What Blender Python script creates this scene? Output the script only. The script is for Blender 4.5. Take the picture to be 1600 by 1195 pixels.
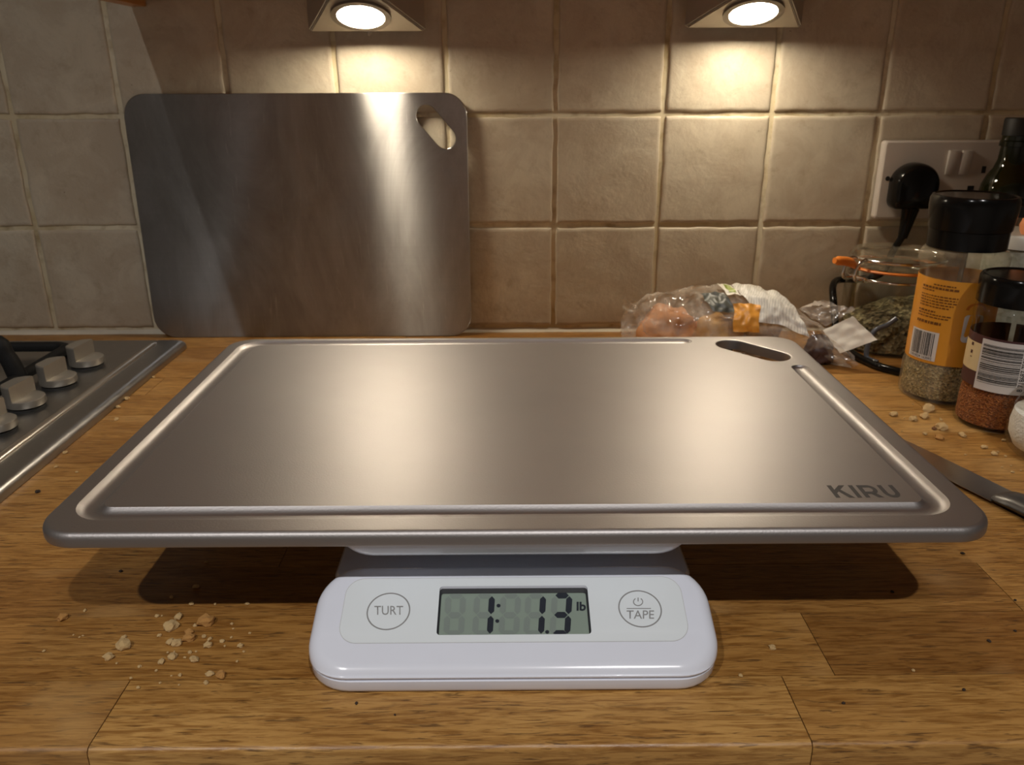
import bpy, bmesh, math, random
from mathutils import Vector, Matrix, noise
for o in list(bpy.data.objects): bpy.data.objects.remove(o, do_unlink=True)
S = bpy.context.scene
COL = S.collection
PI = math.pi
R = random.Random(7)

# ------------------------------------------------------------------ camera
F, TH, ROLL, YAW, CH, D = 1269.836, 0.3531, 0.0041, 0.0044, 0.2548, 0.8533
_f0 = Vector((math.sin(YAW), math.cos(YAW), 0)); _r0 = Vector((math.cos(YAW), -math.sin(YAW), 0))
FW = _f0*math.cos(TH) + Vector((0, 0, -1))*math.sin(TH)
_d = -_f0*math.sin(TH) + Vector((0, 0, -1))*math.cos(TH)
RT = _r0*math.cos(ROLL) + _d*math.sin(ROLL)
DN = _d*math.cos(ROLL) - _r0*math.sin(ROLL)
CP = Vector((0, 0, CH))
cam = bpy.data.objects.new('camera', bpy.data.cameras.new('camera')); COL.objects.link(cam)
m = Matrix((RT, -DN, -FW)).transposed().to_4x4(); m.translation = CP
cam.matrix_world = m
cam.data.sensor_width = 36; cam.data.lens = 36*F/1600; cam.data.clip_start = .01
cam.data.dof.use_dof = True; cam.data.dof.focus_distance = .43; cam.data.dof.aperture_fstop = 22
S.camera = cam
S.view_settings.view_transform = 'Standard'; S.view_settings.look = 'None'
S.view_settings.exposure = 0; S.view_settings.gamma = 1; S.view_settings.use_curve_mapping = False
LAMP_EMIT = 122.0
LAMP_COL = (1, .87, .67, 1)
CEIL_W = 50.0
CEIL_COL = (1, .97, .945)
W = bpy.data.worlds.new('world'); S.world = W; W.use_nodes = True
W.node_tree.nodes['Background'].inputs[0].default_value = (.9, .85, .8, 1)
W.node_tree.nodes['Background'].inputs[1].default_value = .02
for n, loc in (('ceiling_light_source', (-.62, -.65, 1.49)), ('ceiling_light_source', (.28, -.65, 1.49))):
    l = bpy.data.lights.new(n, 'SPOT'); l.energy = CEIL_W; l.color = CEIL_COL
    l.spot_size = math.radians(138); l.spot_blend = 1; l.shadow_soft_size = .018
    o = bpy.data.objects.new(n, l); o.location = loc; COL.objects.link(o)

# ------------------------------------------------------------------ pixel -> point on a real surface (1600x1195 frame)
def ray(u, v): return FW + RT*((u-800)/F) + DN*((v-597.5)/F)
def onz(u, v, z=0.0):
    w = ray(u, v); return CP + w*((z-CH)/w.z)
def ony(u, v, y):
    w = ray(u, v); return CP + w*(y/w.y)

# ------------------------------------------------------------------ materials
def newmat(name):
    mt = bpy.data.materials.new(name); mt.use_nodes = True
    nt = mt.node_tree; b = nt.nodes['Principled BSDF']
    return mt, nt, b
def N(nt, t, **kw):
    n = nt.nodes.new(t)
    for k, v in kw.items():
        if k in n.inputs: n.inputs[k].default_value = v
        else: setattr(n, k, v)
    return n
def c4(c): return (c[0], c[1], c[2], 1)
def ramp(nt, fac, stops, interp='LINEAR'):
    r = nt.nodes.new('ShaderNodeValToRGB'); r.color_ramp.interpolation = interp
    e = r.color_ramp.elements
    while len(e) < len(stops): e.new(.5)
    for i, (p, c) in enumerate(stops):
        e[i].position = p; e[i].color = c4(c) if not isinstance(c, (int, float)) else (c, c, c, 1)
    nt.links.new(fac, r.inputs[0]); return r.outputs[0]
def mixc(nt, fac, a, b, blend='MIX'):
    n = nt.nodes.new('ShaderNodeMix'); n.data_type = 'RGBA'; n.blend_type = blend
    for s, v in ((n.inputs[0], fac), (n.inputs[6], a), (n.inputs[7], b)):
        if isinstance(v, (int, float)): s.default_value = v
        elif isinstance(v, tuple): s.default_value = c4(v)
        else: nt.links.new(v, s)
    return n.outputs[2]
def coords(nt, scale=(1, 1, 1), rnd=0, kind='Object'):
    tc = nt.nodes.new('ShaderNodeTexCoord'); mp = nt.nodes.new('ShaderNodeMapping')
    mp.inputs['Scale'].default_value = scale
    src = tc.outputs[kind]
    if rnd:
        oi = nt.nodes.new('ShaderNodeObjectInfo'); va = nt.nodes.new('ShaderNodeVectorMath'); va.operation = 'ADD'
        mu = nt.nodes.new('ShaderNodeMath'); mu.operation = 'MULTIPLY'; mu.inputs[1].default_value = rnd
        nt.links.new(oi.outputs['Random'], mu.inputs[0])
        nt.links.new(src, va.inputs[0]); nt.links.new(mu.outputs[0], va.inputs[1]); src = va.outputs[0]
    nt.links.new(src, mp.inputs[0]); return mp.outputs[0]
def noi(nt, vec, scale, detail=4, rough=.55, dist=0):
    n = N(nt, 'ShaderNodeTexNoise', Scale=scale, Detail=detail, Roughness=rough, Distortion=dist)
    nt.links.new(vec, n.inputs['Vector']); return n.outputs['Fac']
def bump(nt, b, h, strength=.3, dist=.001):
    n = N(nt, 'ShaderNodeBump', Strength=strength, Distance=dist)
    nt.links.new(h, n.inputs['Height']); nt.links.new(n.outputs[0], b.inputs['Normal']); return n
def simple(name, col, rough=.5, metal=0, var=.06, vscale=60, coat=0, bumpd=0, spec=.5):
    mt, nt, b = newmat(name)
    v = coords(nt); n = noi(nt, v, vscale, 3)
    c = mixc(nt, n, tuple(x*(1-var) for x in col), tuple(min(1, x*(1+var)) for x in col))
    nt.links.new(c, b.inputs['Base Color'])
    b.inputs['Roughness'].default_value = rough; b.inputs['Metallic'].default_value = metal
    b.inputs['Coat Weight'].default_value = coat; b.inputs['Specular IOR Level'].default_value = spec
    if bumpd: bump(nt, b, noi(nt, v, vscale*4, 3), .5, bumpd)
    return mt
def glassy(name, tint=(.96, .97, .95), rough=.03, haze=0.0, hazecol=(.8, .8, .78), refl=1.45, blend=1.0):
    mt = bpy.data.materials.new(name); mt.use_nodes = True; nt = mt.node_tree
    nt.nodes.remove(nt.nodes['Principled BSDF']); out = nt.nodes['Material Output']
    t = N(nt, 'ShaderNodeBsdfTransparent', Color=c4(tint)); g = N(nt, 'ShaderNodeBsdfGlossy', Roughness=rough)
    lw = N(nt, 'ShaderNodeLayerWeight', Blend=.5); mx = nt.nodes.new('ShaderNodeMixShader')
    pw = N(nt, 'ShaderNodeMath'); pw.operation = 'POWER'; pw.inputs[1].default_value = 4.5; nt.links.new(lw.outputs['Facing'], pw.inputs[0])
    fr = N(nt, 'ShaderNodeMath'); fr.operation = 'MULTIPLY_ADD'; fr.inputs[1].default_value = .6; fr.inputs[2].default_value = .045; nt.links.new(pw.outputs[0], fr.inputs[0])
    nt.links.new(fr.outputs[0], mx.inputs[0]); nt.links.new(t.outputs[0], mx.inputs[1]); nt.links.new(g.outputs[0], mx.inputs[2])
    o = mx.outputs[0]
    if haze:
        d = N(nt, 'ShaderNodeBsdfDiffuse', Color=c4(hazecol)); m2 = N(nt, 'ShaderNodeMixShader')
        v = coords(nt); f = ramp(nt, noi(nt, v, 70, 4), [(.3, 0.0), (.8, haze*2)])
        nt.links.new(f, m2.inputs[0]); nt.links.new(o, m2.inputs[1]); nt.links.new(d.outputs[0], m2.inputs[2]); o = m2.outputs[0]
    nt.links.new(o, out.inputs[0]); return mt

def mat_oak():
    mt, nt, b = newmat('oak')
    v = coords(nt, rnd=31.7)
    sc = lambda s: (lambda mp: (nt.links.new(v, mp.inputs[0]), mp.outputs[0])[1])(N(nt, 'ShaderNodeMapping', Scale=s))
    big = noi(nt, sc((5, 30, 30)), 1, 4, .6, 1.2)
    fine = noi(nt, sc((46, 470, 470)), 1, 5, .62, .9)
    pore = noi(nt, sc((60, 640, 640)), 1, 3, .6, .7)
    blot = noi(nt, sc((16, 22, 22)), 1, 3)
    oi = nt.nodes.new('ShaderNodeObjectInfo')
    base = ramp(nt, oi.outputs['Random'], [(0, (.33, .160, .042)), (.3, (.52, .285, .082)), (.65, (.45, .235, .064)), (1, (.58, .335, .105))])
    c = mixc(nt, ramp(nt, big, [(.3, 0.0), (.7, 1.0)]), base, mixc(nt, 1.0, base, (.74, .66, .55), 'MULTIPLY'))
    c = mixc(nt, ramp(nt, fine, [(.36, .9), (.58, 0.0)]), c, mixc(nt, 1.0, c, (.50, .40, .28), 'MULTIPLY'))
    c = mixc(nt, ramp(nt, pore, [(.33, .8), (.43, 0.0)]), c, (.085, .038, .012))
    c = mixc(nt, ramp(nt, blot, [(.55, 0.0), (.75, .35)]), c, (.58, .36, .14))
    nt.links.new(c, b.inputs['Base Color'])
    nt.links.new(ramp(nt, blot, [(.2, .30), (.8, .50)]), b.inputs['Roughness'])
    bump(nt, b, fine, .35, .0006)
    return mt
def mat_tile():
    mt, nt, b = newmat('tile_glaze')
    v = coords(nt, rnd=13.1)
    a = noi(nt, v, 14, 5, .6, .5); f = noi(nt, v, 55, 6, .7, .3)
    oi = nt.nodes.new('ShaderNodeObjectInfo')
    base = ramp(nt, oi.outputs['Random'], [(0, (.50, .43, .32)), (.5, (.56, .49, .37)), (1, (.52, .44, .325))])
    c = mixc(nt, ramp(nt, a, [(.35, 0.0), (.65, .8)]), base, (.58, .52, .41))
    g2 = noi(nt, v, 22, 6, .7, .6)
    c = mixc(nt, ramp(nt, g2, [(.42, .55), (.56, 0.0)]), c, (.46, .375, .275))
    c = mixc(nt, ramp(nt, g2, [(.52, 0.0), (.68, .5)]), c, (.62, .53, .40))
    c = mixc(nt, ramp(nt, f, [(.55, 0.0), (.75, .6)]), c, (.35, .27, .18))
    sp = noi(nt, v, 190, 2); c = mixc(nt, ramp(nt, sp, [(.75, 0.0), (.8, .6)]), c, (.15, .1, .06))
    nt.links.new(c, b.inputs['Base Color'])
    b.inputs['Roughness'].default_value = .42; b.inputs['Specular IOR Level'].default_value = .4
    w = noi(nt, v, 26, 8, .66, .25)
    rg = N(nt, 'ShaderNodeTexNoise', Scale=13.0, Detail=7.0, Roughness=.6); rg.noise_type = 'RIDGED_MULTIFRACTAL'
    nt.links.new(v, rg.inputs['Vector'])
    hs = N(nt, 'ShaderNodeMath'); hs.operation = 'MULTIPLY_ADD'; hs.inputs[1].default_value = .12
    nt.links.new(rg.outputs['Fac'], hs.inputs[0]); nt.links.new(w, hs.inputs[2])
    bump(nt, b, hs.outputs[0], .7, .0026)
    return mt
def mat_grout():
    mt, nt, b = newmat('grout')
    v = coords(nt); a = noi(nt, v, 9, 4); f = noi(nt, v, 60, 4)
    tc = nt.nodes.new('ShaderNodeTexCoord'); sx = nt.nodes.new('ShaderNodeSeparateXYZ'); nt.links.new(tc.outputs['Object'], sx.inputs[0])
    c = mixc(nt, ramp(nt, a, [(.4, 0.0), (.62, 1.0)]), (.74, .67, .50), (.58, .48, .29))
    c = mixc(nt, ramp(nt, f, [(.5, 0.0), (.75, .7)]), c, (.30, .20, .08))
    nt.links.new(c, b.inputs['Base Color']); b.inputs['Roughness'].default_value = .8
    bump(nt, b, f, .4, .001); return mt
def mat_titanium():
    mt, nt, b = newmat('blasted_titanium')
    v = coords(nt); f = noi(nt, v, 900, 2, .5)
    c = mixc(nt, noi(nt, v, 12, 3), (.365, .345, .338), (.41, .388, .378))
    nt.links.new(c, b.inputs['Base Color']); b.inputs['Metallic'].default_value = 1
    b.inputs['Roughness'].default_value = .48
    bump(nt, b, f, .15, .0004); return mt
def mat_steel():
    mt, nt, b = newmat('brushed_steel')
    v = coords(nt, (6, 600, 900)); f = noi(nt, v, 1, 3, .6)
    sv = coords(nt, (1, 1, .45)); st = noi(nt, sv, 22, 8, .78, 1.2)
    bl = noi(nt, sv, 9, 9, .72, 1.5)
    c = mixc(nt, f, (.43, .425, .42), (.50, .49, .48))
    c = mixc(nt, ramp(nt, bl, [(.35, .75), (.62, 0.0)]), c, (.30, .285, .265))
    scr = noi(nt, coords(nt, (120, 1, 9)), 1, 4, .7, 3.0)
    c = mixc(nt, ramp(nt, scr, [(.62, 0.0), (.72, .35)]), c, (.70, .69, .67))
    nt.links.new(c, b.inputs['Base Color']); b.inputs['Metallic'].default_value = 1
    nt.links.new(ramp(nt, st, [(.3, .30), (.7, .48)]), b.inputs['Roughness'])
    b.inputs['Anisotropic'].default_value = 1.0
    tv = N(nt, 'ShaderNodeCombineXYZ', Z=1.0); nt.links.new(tv.outputs[0], b.inputs['Tangent'])
    bump(nt, b, f, .05, .0002); return mt
def mat_hob():
    mt, nt, b = newmat('hob_steel')
    v = coords(nt); st = noi(nt, v, 45, 5, .7, .8); sp = noi(nt, v, 260, 3, .6)
    b.inputs['Metallic'].default_value = 1
    c = mixc(nt, ramp(nt, sp, [(.66, 0.0), (.74, .55)]), (.40, .395, .39), (.66, .63, .58))
    nt.links.new(c, b.inputs['Base Color'])
    nt.links.new(ramp(nt, st, [(.35, .30), (.7, .42)]), b.inputs['Roughness']); return mt
def speck(name, cols, scale, rough=.8, bd=.002):
    mt, nt, b = newmat(name); v = coords(nt)
    vo = N(nt, 'ShaderNodeTexVoronoi', Scale=scale); nt.links.new(v, vo.inputs['Vector'])
    sx = nt.nodes.new('ShaderNodeSeparateColor'); nt.links.new(vo.outputs['Color'], sx.inputs[0])
    k = len(cols); c = ramp(nt, sx.outputs[0], [(i/max(1, k-1), cc) for i, cc in enumerate(cols)])
    nt.links.new(c, b.inputs['Base Color']); b.inputs['Roughness'].default_value = rough
    bump(nt, b, vo.outputs['Distance'], .8, bd); return mt
def emit(name, col, strength):
    mt, nt, b = newmat(name)
    b.inputs['Base Color'].default_value = (.9, .9, .9, 1); b.inputs['Emission Color'].default_value = col
    b.inputs['Emission Strength'].default_value = strength; return mt

OAK = mat_oak(); TILE = mat_tile(); GROUT = mat_grout(); TI = mat_titanium(); STEEL = mat_steel(); HOB = mat_hob()
CAULK = simple('caulk', (.66, .60, .48), .5, var=.2, vscale=40)
PLASTER = simple('plaster', (.62, .59, .55), .9)
FLOORM = simple('floor_vinyl', (.34, .30, .27), .6)
CABW = simple('cabinet_wood', (.52, .24, .06), .4, var=.2, vscale=30)
WHITE = simple('white_gloss_plastic', (.77, .80, .89), .18, var=.02, coat=.3)
WHITE2 = simple('panel_white', (.77, .82, .85), .22, var=.01, coat=.3)
SOCK = simple('socket_white', (.62, .56, .50), .3, var=.03)
GREYPR = simple('grey_print', (.27, .27, .27), .5)
SEAM = simple('seam_grey', (.55, .56, .57), .5)
BLACK = simple('black_plastic', (.006, .0055, .005), .15, var=.2, spec=.22)
BLACKM = simple('black_matt', (.018, .017, .016), .55, var=.3)
IRON = simple('cast_iron', (.007, .007, .007), .62, var=.3, spec=.25, bumpd=.0004, vscale=200)
KNOBM = simple('knob_satin', (.40, .37, .32), .42, 0.75, var=.04)
CHROME = simple('chrome', (.75, .74, .72), .12, 1, var=.03)
LAMPH = simple('lamp_housing', (.42, .39, .35), .42, .45, var=.05)
LAMPF = simple('lamp_face', (.44, .40, .34), .45, .5, var=.08)
LAMPB = simple('lamp_bezel', (.22, .19, .16), .45, .5)
INK = simple('ink_black', (.02, .018, .016), .5)
LCDBG = simple('lcd_green', (.25, .31, .26), .15, var=.03, coat=.6)
LCDINK = simple('lcd_ink', (.022, .026, .036), .3)
LCDGH = simple('lcd_ghost', (.215, .255, .23), .2)
LCDSHADE = simple('lcd_frame_shade', (.03, .032, .035), .25)  # near-black, carries the inner shadow of the recessed window
LOGO = simple('logo_etch', (.055, .05, .046), .6, .2, var=.04)
GLASS = glassy('clear_glass')
GLASSH = glassy('hazy_glass', haze=.13, hazecol=(.72, .60, .42))
FILM = glassy('cellophane', tint=(.97, .95, .92), rough=.10, haze=.24, hazecol=(.80, .72, .62), refl=1.38)
BOTG = simple('bottle_green', (.010, .011, .003), .06, var=.3)
ORANGE = simple('orange_rubber', (.80, .24, .035), .45)
LBLO = simple('orange_label', (.70, .30, .030), .35, var=.05)
LBLW = simple('white_label', (.66, .62, .58), .45, var=.03)
LBLC = simple('cream_label', (.66, .53, .30), .4, var=.05)
LBLM = simple('maroon_label', (.075, .028, .028), .4, var=.08)
PAPER = simple('white_paper', (.74, .70, .60), .6, var=.05)
HERB = speck('dried_herbs', [(.09, .065, .018), (.21, .145, .045), (.35, .25, .09), (.52, .40, .20)], 620)
HERBJ = speck('dried_leaves', [(.06, .045, .02), (.13, .10, .045), (.22, .18, .09), (.42, .36, .2)], 300, bd=.003)
SPICE = speck('red_spice', [(.17, .042, .007), (.32, .090, .016), (.44, .15, .035)], 800)
SALT = speck('salt', [(.80, .77, .73), (.88, .86, .83)], 600, bd=.0005)
CRUMB = simple('crumb_pale', (.62, .42, .19), .9, var=.25, vscale=300, bumpd=.0008)
TOAST = simple('crumb_toasted', (.50, .25, .07), .9, var=.3, vscale=250, bumpd=.0008)
BROWNC = simple('crumb_brown', (.16, .07, .025), .9, var=.3, vscale=250)
BREAD = simple('bread_crust', (.52, .23, .085), .55, var=.35, vscale=40, bumpd=.001)
DARKB = simple('dark_crust', (.055, .028, .025), .5, var=.3, vscale=60, bumpd=.001)
BLADE = simple('blade_steel', (.44, .42, .40), .28, 1, var=.15, vscale=50)
HANDLE = simple('handle_dark', (.10, .095, .09), .35, .6)

# ------------------------------------------------------------------ mesh helpers
def BM(): return bmesh.new()
def finish(name, bm, mat, parent=None, smooth=35, shift=None, wn=False, recalc=True):
    if shift is not None: bmesh.ops.translate(bm, verts=bm.verts, vec=-Vector(shift))
    if recalc: bmesh.ops.recalc_face_normals(bm, faces=bm.faces)
    me = bpy.data.meshes.new(name); bm.to_mesh(me); bm.free()
    if smooth:
        me.shade_smooth(); me.set_sharp_from_angle(angle=math.radians(smooth))
    me.materials.append(mat)
    o = bpy.data.objects.new(name, me); COL.objects.link(o)
    if parent is not None: o.parent = parent
    if wn:
        w = o.modifiers.new('wn', 'WEIGHTED_NORMAL'); w.keep_sharp = True; w.weight = 100
    return o
def tag(o, label=None, cat=None, group=None, kind=None):
    if label: o['label'] = label
    if cat: o['category'] = cat
    if group: o['group'] = group
    if kind: o['kind'] = kind
    return o
def thing(name, loc, label, cat, group=None):
    o = bpy.data.objects.new(name, None); o.location = loc; o.empty_display_size = .02; COL.objects.link(o)
    return tag(o, label, cat, group)
def P(name, bm, mat, root, **kw):           # part, bm given in world space
    r = root
    while r.parent: r = r.parent
    return finish(name, bm, mat, root, shift=r.location, **kw)
def box(bm, x0, x1, y0, y1, z0, z1, bev=0):
    r = bmesh.ops.create_cube(bm, size=1)
    for v in r['verts']:
        v.co = Vector((x0+(v.co.x+.5)*(x1-x0), y0+(v.co.y+.5)*(y1-y0), z0+(v.co.z+.5)*(z1-z0)))
    if bev:
        es = list({e for v in r['verts'] for e in v.link_edges})
        bmesh.ops.bevel(bm, geom=es, offset=bev, segments=2, affect='EDGES', profile=.5)
    return bm
def rrect(x0, x1, y0, y1, r, n=6):
    pts = []
    for cx, cy, a0 in ((x1-r, y0+r, -PI/2), (x1-r, y1-r, 0), (x0+r, y1-r, PI/2), (x0+r, y0+r, PI)):
        for i in range(n+1):
            a = a0 + PI/2*i/n; pts.append((cx+r*math.cos(a), cy+r*math.sin(a)))
    return pts
def loops(bm, rings, cap0=True, cap1=True):
    vs = [[bm.verts.new(p) for p in ring] for ring in rings]
    n = len(vs[0])
    for a, b in zip(vs, vs[1:]):
        for i in range(n):
            bm.faces.new((a[i], a[(i+1) % n], b[(i+1) % n], b[i]))
    if cap0: bm.faces.new(vs[0][::-1])
    if cap1: bm.faces.new(vs[-1])
    return vs
def edgeloop(bm, vs):
    es = []
    for i in range(len(vs)):
        a, b = vs[i], vs[(i+1) % len(vs)]
        e = bm.edges.get((a, b)) or bm.edges.new((a, b)); es.append(e)
    return es
def fill(bm, *vloops, nrm=(0, 0, 1)):
    es = []
    for l in vloops: es += edgeloop(bm, l)
    bmesh.ops.triangle_fill(bm, use_beauty=True, use_dissolve=False, edges=es, normal=nrm)
def lathe(prof, n=40, c=(0, 0, 0), cap=True):
    bm = BM(); rings = []
    for r, z in prof:
        rings.append([(c[0]+max(r, 1e-5)*math.cos(2*PI*i/n), c[1]+max(r, 1e-5)*math.sin(2*PI*i/n), c[2]+z) for i in range(n)])
    loops(bm, rings, cap, cap); return bm
def tube(bm, pts, r, n=10, closed=False):
    pts = [Vector(p) for p in pts]; rings = []
    up = Vector((0, 0, 1)); k = len(pts)
    prev = None
    for i, p in enumerate(pts):
        t = (pts[(i+1) % k] if (closed or i < k-1) else p) - (pts[i-1] if (closed or i > 0) else p)
        t.normalize()
        if prev is None:
            a = up if abs(t.z) < .9 else Vector((1, 0, 0)); nx = t.cross(a).normalized()
        else: nx = (prev - t*prev.dot(t)).normalized()
        prev = nx; ny = t.cross(nx)
        rr = r(i/(k-1)) if callable(r) else r
        rings.append([p + nx*rr*math.cos(2*PI*j/n) + ny*rr*math.sin(2*PI*j/n) for j in range(n)])
    if closed:
        rings.append(rings[0]); loops(bm, rings, False, False)
        bmesh.ops.remove_doubles(bm, verts=bm.verts, dist=1e-6)
    else: loops(bm, rings)
    return bm
def spline(pts, n=8):
    pts = [Vector(p) for p in pts]; out = []
    q = [pts[0]*2-pts[1]] + pts + [pts[-1]*2-pts[-2]]
    for i in range(1, len(q)-2):
        for j in range(n):
            t = j/n; a, b, c, d = q[i-1:i+3]
            out.append(.5*((2*b)+(c-a)*t+(2*a-5*b+4*c-d)*t*t+(3*b-a-3*c+d)*t**3))
    out.append(pts[-1]); return out
def textbm(s, bold=0.0):
    cu = bpy.data.curves.new('t', 'FONT'); cu.body = s; cu.size = 1; cu.offset = bold; cu.resolution_u = 3
    o = bpy.data.objects.new('t', cu); COL.objects.link(o)
    dg = bpy.context.evaluated_depsgraph_get(); dg.update()
    me = bpy.data.meshes.new_from_object(o.evaluated_get(dg))
    bm = BM(); bm.from_mesh(me); bpy.data.meshes.remove(me); bpy.data.objects.remove(o); bpy.data.curves.remove(cu)
    xs = [v.co.x for v in bm.verts]; ys = [v.co.y for v in bm.verts]
    x0, x1, y0, y1 = min(xs), max(xs), min(ys), max(ys)
    for v in bm.verts: v.co = Vector(((v.co.x-x0)/(x1-x0), (v.co.y-y0)/(y1-y0), 0))
    return bm
def mapbm(bm, fn):
    for v in bm.verts: v.co = Vector(fn(v.co.x, v.co.y))
    return bm
def rect(bm, x0, x1, y0, y1, nx=1):
    for i in range(nx):
        a = x0+(x1-x0)*i/nx; b = x0+(x1-x0)*(i+1)/nx
        bm.faces.new([bm.verts.new(p) for p in ((a, y0, 0), (b, y0, 0), (b, y1, 0), (a, y1, 0))])
def patch(x0, x1, y0, y1, nx, ny):
    bm = BM(); vs = [[bm.verts.new((x0+(x1-x0)*i/nx, y0+(y1-y0)*j/ny, 0)) for i in range(nx+1)] for j in range(ny+1)]
    for j in range(ny):
        for i in range(nx): bm.faces.new((vs[j][i], vs[j][i+1], vs[j+1][i+1], vs[j+1][i]))
    return bm
def solid(bm, t):                            # thickness for thin sheets
    bmesh.ops.recalc_face_normals(bm, faces=bm.faces)
    bmesh.ops.solidify(bm, geom=bm.faces[:], thickness=t); return bm

# ------------------------------------------------------------------ the setting
def struct(name, bm, mat, **kw): return tag(finish(name, bm, mat, **kw), kind='structure')
wall = struct('wall_back', box(BM(), -2, 2, D, D+.1, -.9, 1.5), GROUT, smooth=0)
struct('wall_left', box(BM(), -2.1, -2, -2, D+.1, -.9, 1.5), PLASTER, smooth=0)
struct('wall_right', box(BM(), 2, 2.1, -2, D+.1, -.9, 1.5), PLASTER, smooth=0)
struct('wall_front', box(BM(), -2.1, 2.1, -2.1, -2, -.9, 1.5), PLASTER, smooth=0)
struct('floor', box(BM(), -2.1, 2.1, -2.1, D+.1, -1, -.9), FLOORM, smooth=0)
struct('ceiling', box(BM(), -2.1, 2.1, -2.1, D+.1, 1.5, 1.6), PLASTER, smooth=0)

TP, TQ, TX, TZ = .108, .110, .0482, .225
UT = [0, .006, .016, .04, .09, .18, .29, .40, .5, .60, .71, .82, .91, .96, .984, .994, 1]
def make_tile(x0, x1, z0, z1, seed):
    bm = BM(); n = len(UT)-1; g = .0021
    vs = []
    for j in range(n+1):
        row = []
        for i in range(n+1):
            # denser rows near the edges
            u, w = UT[i], UT[j]
            x = x0+g+(x1-x0-2*g)*u; z = z0+g+(z1-z0-2*g)*w
            ed = min(u, 1-u, w, 1-w)
            h = .0021*min(1, ed/.016)**.5
            h += .0006*noise.noise(Vector((x*28, z*28, seed)))
            if ed < .001: h = -.001
            x += .0013*noise.noise(Vector((z*75, seed*3.1, (i > 8)*9.3))) if min(u, 1-u) < .05 else 0
            z += .0013*noise.noise(Vector((x*75, seed*5.7, (j > 8)*9.3))) if min(w, 1-w) < .05 else 0
            row.append(bm.verts.new((x, D-h, z)))
        vs.append(row)
    for j in range(n):
        for i in range(n): bm.faces.new((vs[j][i], vs[j][i+1], vs[j+1][i+1], vs[j+1][i]))
    return bm
sd = 0
for j in range(-2, 2):
    for i in range(-12, 12):
        sd += 1
        z1 = TZ-j*TQ; x0 = TX+i*TP
        bm = make_tile(x0, x0+TP, z1-TQ, z1, sd)
        c = Vector((x0+TP/2, D, z1-TQ/2))
        o = finish('tile', bm, TILE, wall, smooth=60, shift=c, recalc=False); o.location = c

# sealant bead along the wall
bm = BM(); rings = []
for i in range(121):
    x = -1.2+2.4*i/120; s = .0031+.0008*noise.noise(Vector((x*30, 0, 0)))
    rings.append([(x, D, -.0005), (x, D-s*1.1, -.0005), (x, D-s*.7, s*.35), (x, D-s*.35, s*.8), (x, D, s*1.35)])
loops(bm, rings); tag(finish('trim_1', bm, CAULK, smooth=60), kind='structure')

# worktop: oak staves
wt = thing('worktop', (0, .26, -.038), 'oak worktop of glued staves running along under everything', 'worktop')
ys = [.2602, .3018, .3488, .3935]
while ys[-1] < .84: ys.append(ys[-1]+.0452)
ys[-1] = D-.0005
known = {0: [-.1733, .124, .40], 1: [-.42, .1486, .50], 2: [-.30, .263], 3: [-.13, .33]}
for k in range(len(ys)-1):
    seams = known.get(k)
    if seams is None:
        seams = []; x = -.62+R.random()*.25
        while x < .7: seams.append(x); x += R.uniform(.22, .42)
    seams = [-1.2, -.75] + list(seams) + [.78, 1.2]
    for a, b in zip(seams, seams[1:]):
        bm = BM(); g = .00022
        z = -.0002*R.random()
        box(bm, a+g, b-g, ys[k]+g, ys[k+1]-g, -.038, z)
        top = [e for e in bm.edges if all(v.co.z > -.01 for v in e.verts)]
        if k == 0:
            fr = [e for e in top if all(v.co.y < ys[0]+.001 for v in e.verts)]
            bmesh.ops.bevel(bm, geom=fr, offset=.0028, segments=3, affect='EDGES', profile=.5)
        c = Vector(((a+b)/2, (ys[k]+ys[k+1])/2, 0))
        o = finish('plank', bm, OAK, wt, shift=c); o.location = c-wt.location

# cupboards below and above the worktop
bc = thing('base_cabinet', (0, .57, -.9), 'plain wooden base cabinet run carrying the oak worktop', 'cabinet')
P('body', box(BM(), -1.2, 1.2, .30, D-.001, -.8, -.0385), CABW, bc, smooth=0)
P('plinth', box(BM(), -1.2, 1.2, .36, D-.001, -.9, -.8), BLACKM, bc, smooth=0)
for i in range(4):
    d = P('door', box(BM(), -1.195+.6*i, -.605+.6*i, .281, .2998, -.79, -.045, .002), CABW, bc)
    P('handle', box(BM(), -.67+.6*i, -.66+.6*i, .26, .281, -.25, -.12, .002), CHROME, d)
CZ = .3462
YC = .485
wc = thing('wall_cabinet', (.3, .68, .324), 'orange-brown wooden wall cabinet, corner of its end panel showing top left', 'cabinet')
P('side_panel', box(BM(), -.357, -.3415, YC, D-.004, .3240, 1.0, .001), CABW, wc)
P('bottom_panel', box(BM(), -.3414, 1.2, YC+.02, D-.0062, CZ, CZ+.018), CABW, wc, smooth=0)
P('side_panel', box(BM(), 1.2001, 1.216, YC, D-.0062, .3240, 1.0, .001), CABW, wc)
P('top_panel', box(BM(), -.3414, 1.2, YC+.02, D-.0062, .98, .999), CABW, wc, smooth=0)
for i in range(3):
    a = -.3405+.513*i
    d = P('door', box(BM(), a+.001, a+.512, YC, YC+.0195, CZ, .999, .001), CABW, wc)
    P('handle', box(BM(), a+.47, a+.48, YC-.02, YC-.0001, CZ+.03, CZ+.15, .002), CHROME, d)

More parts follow.
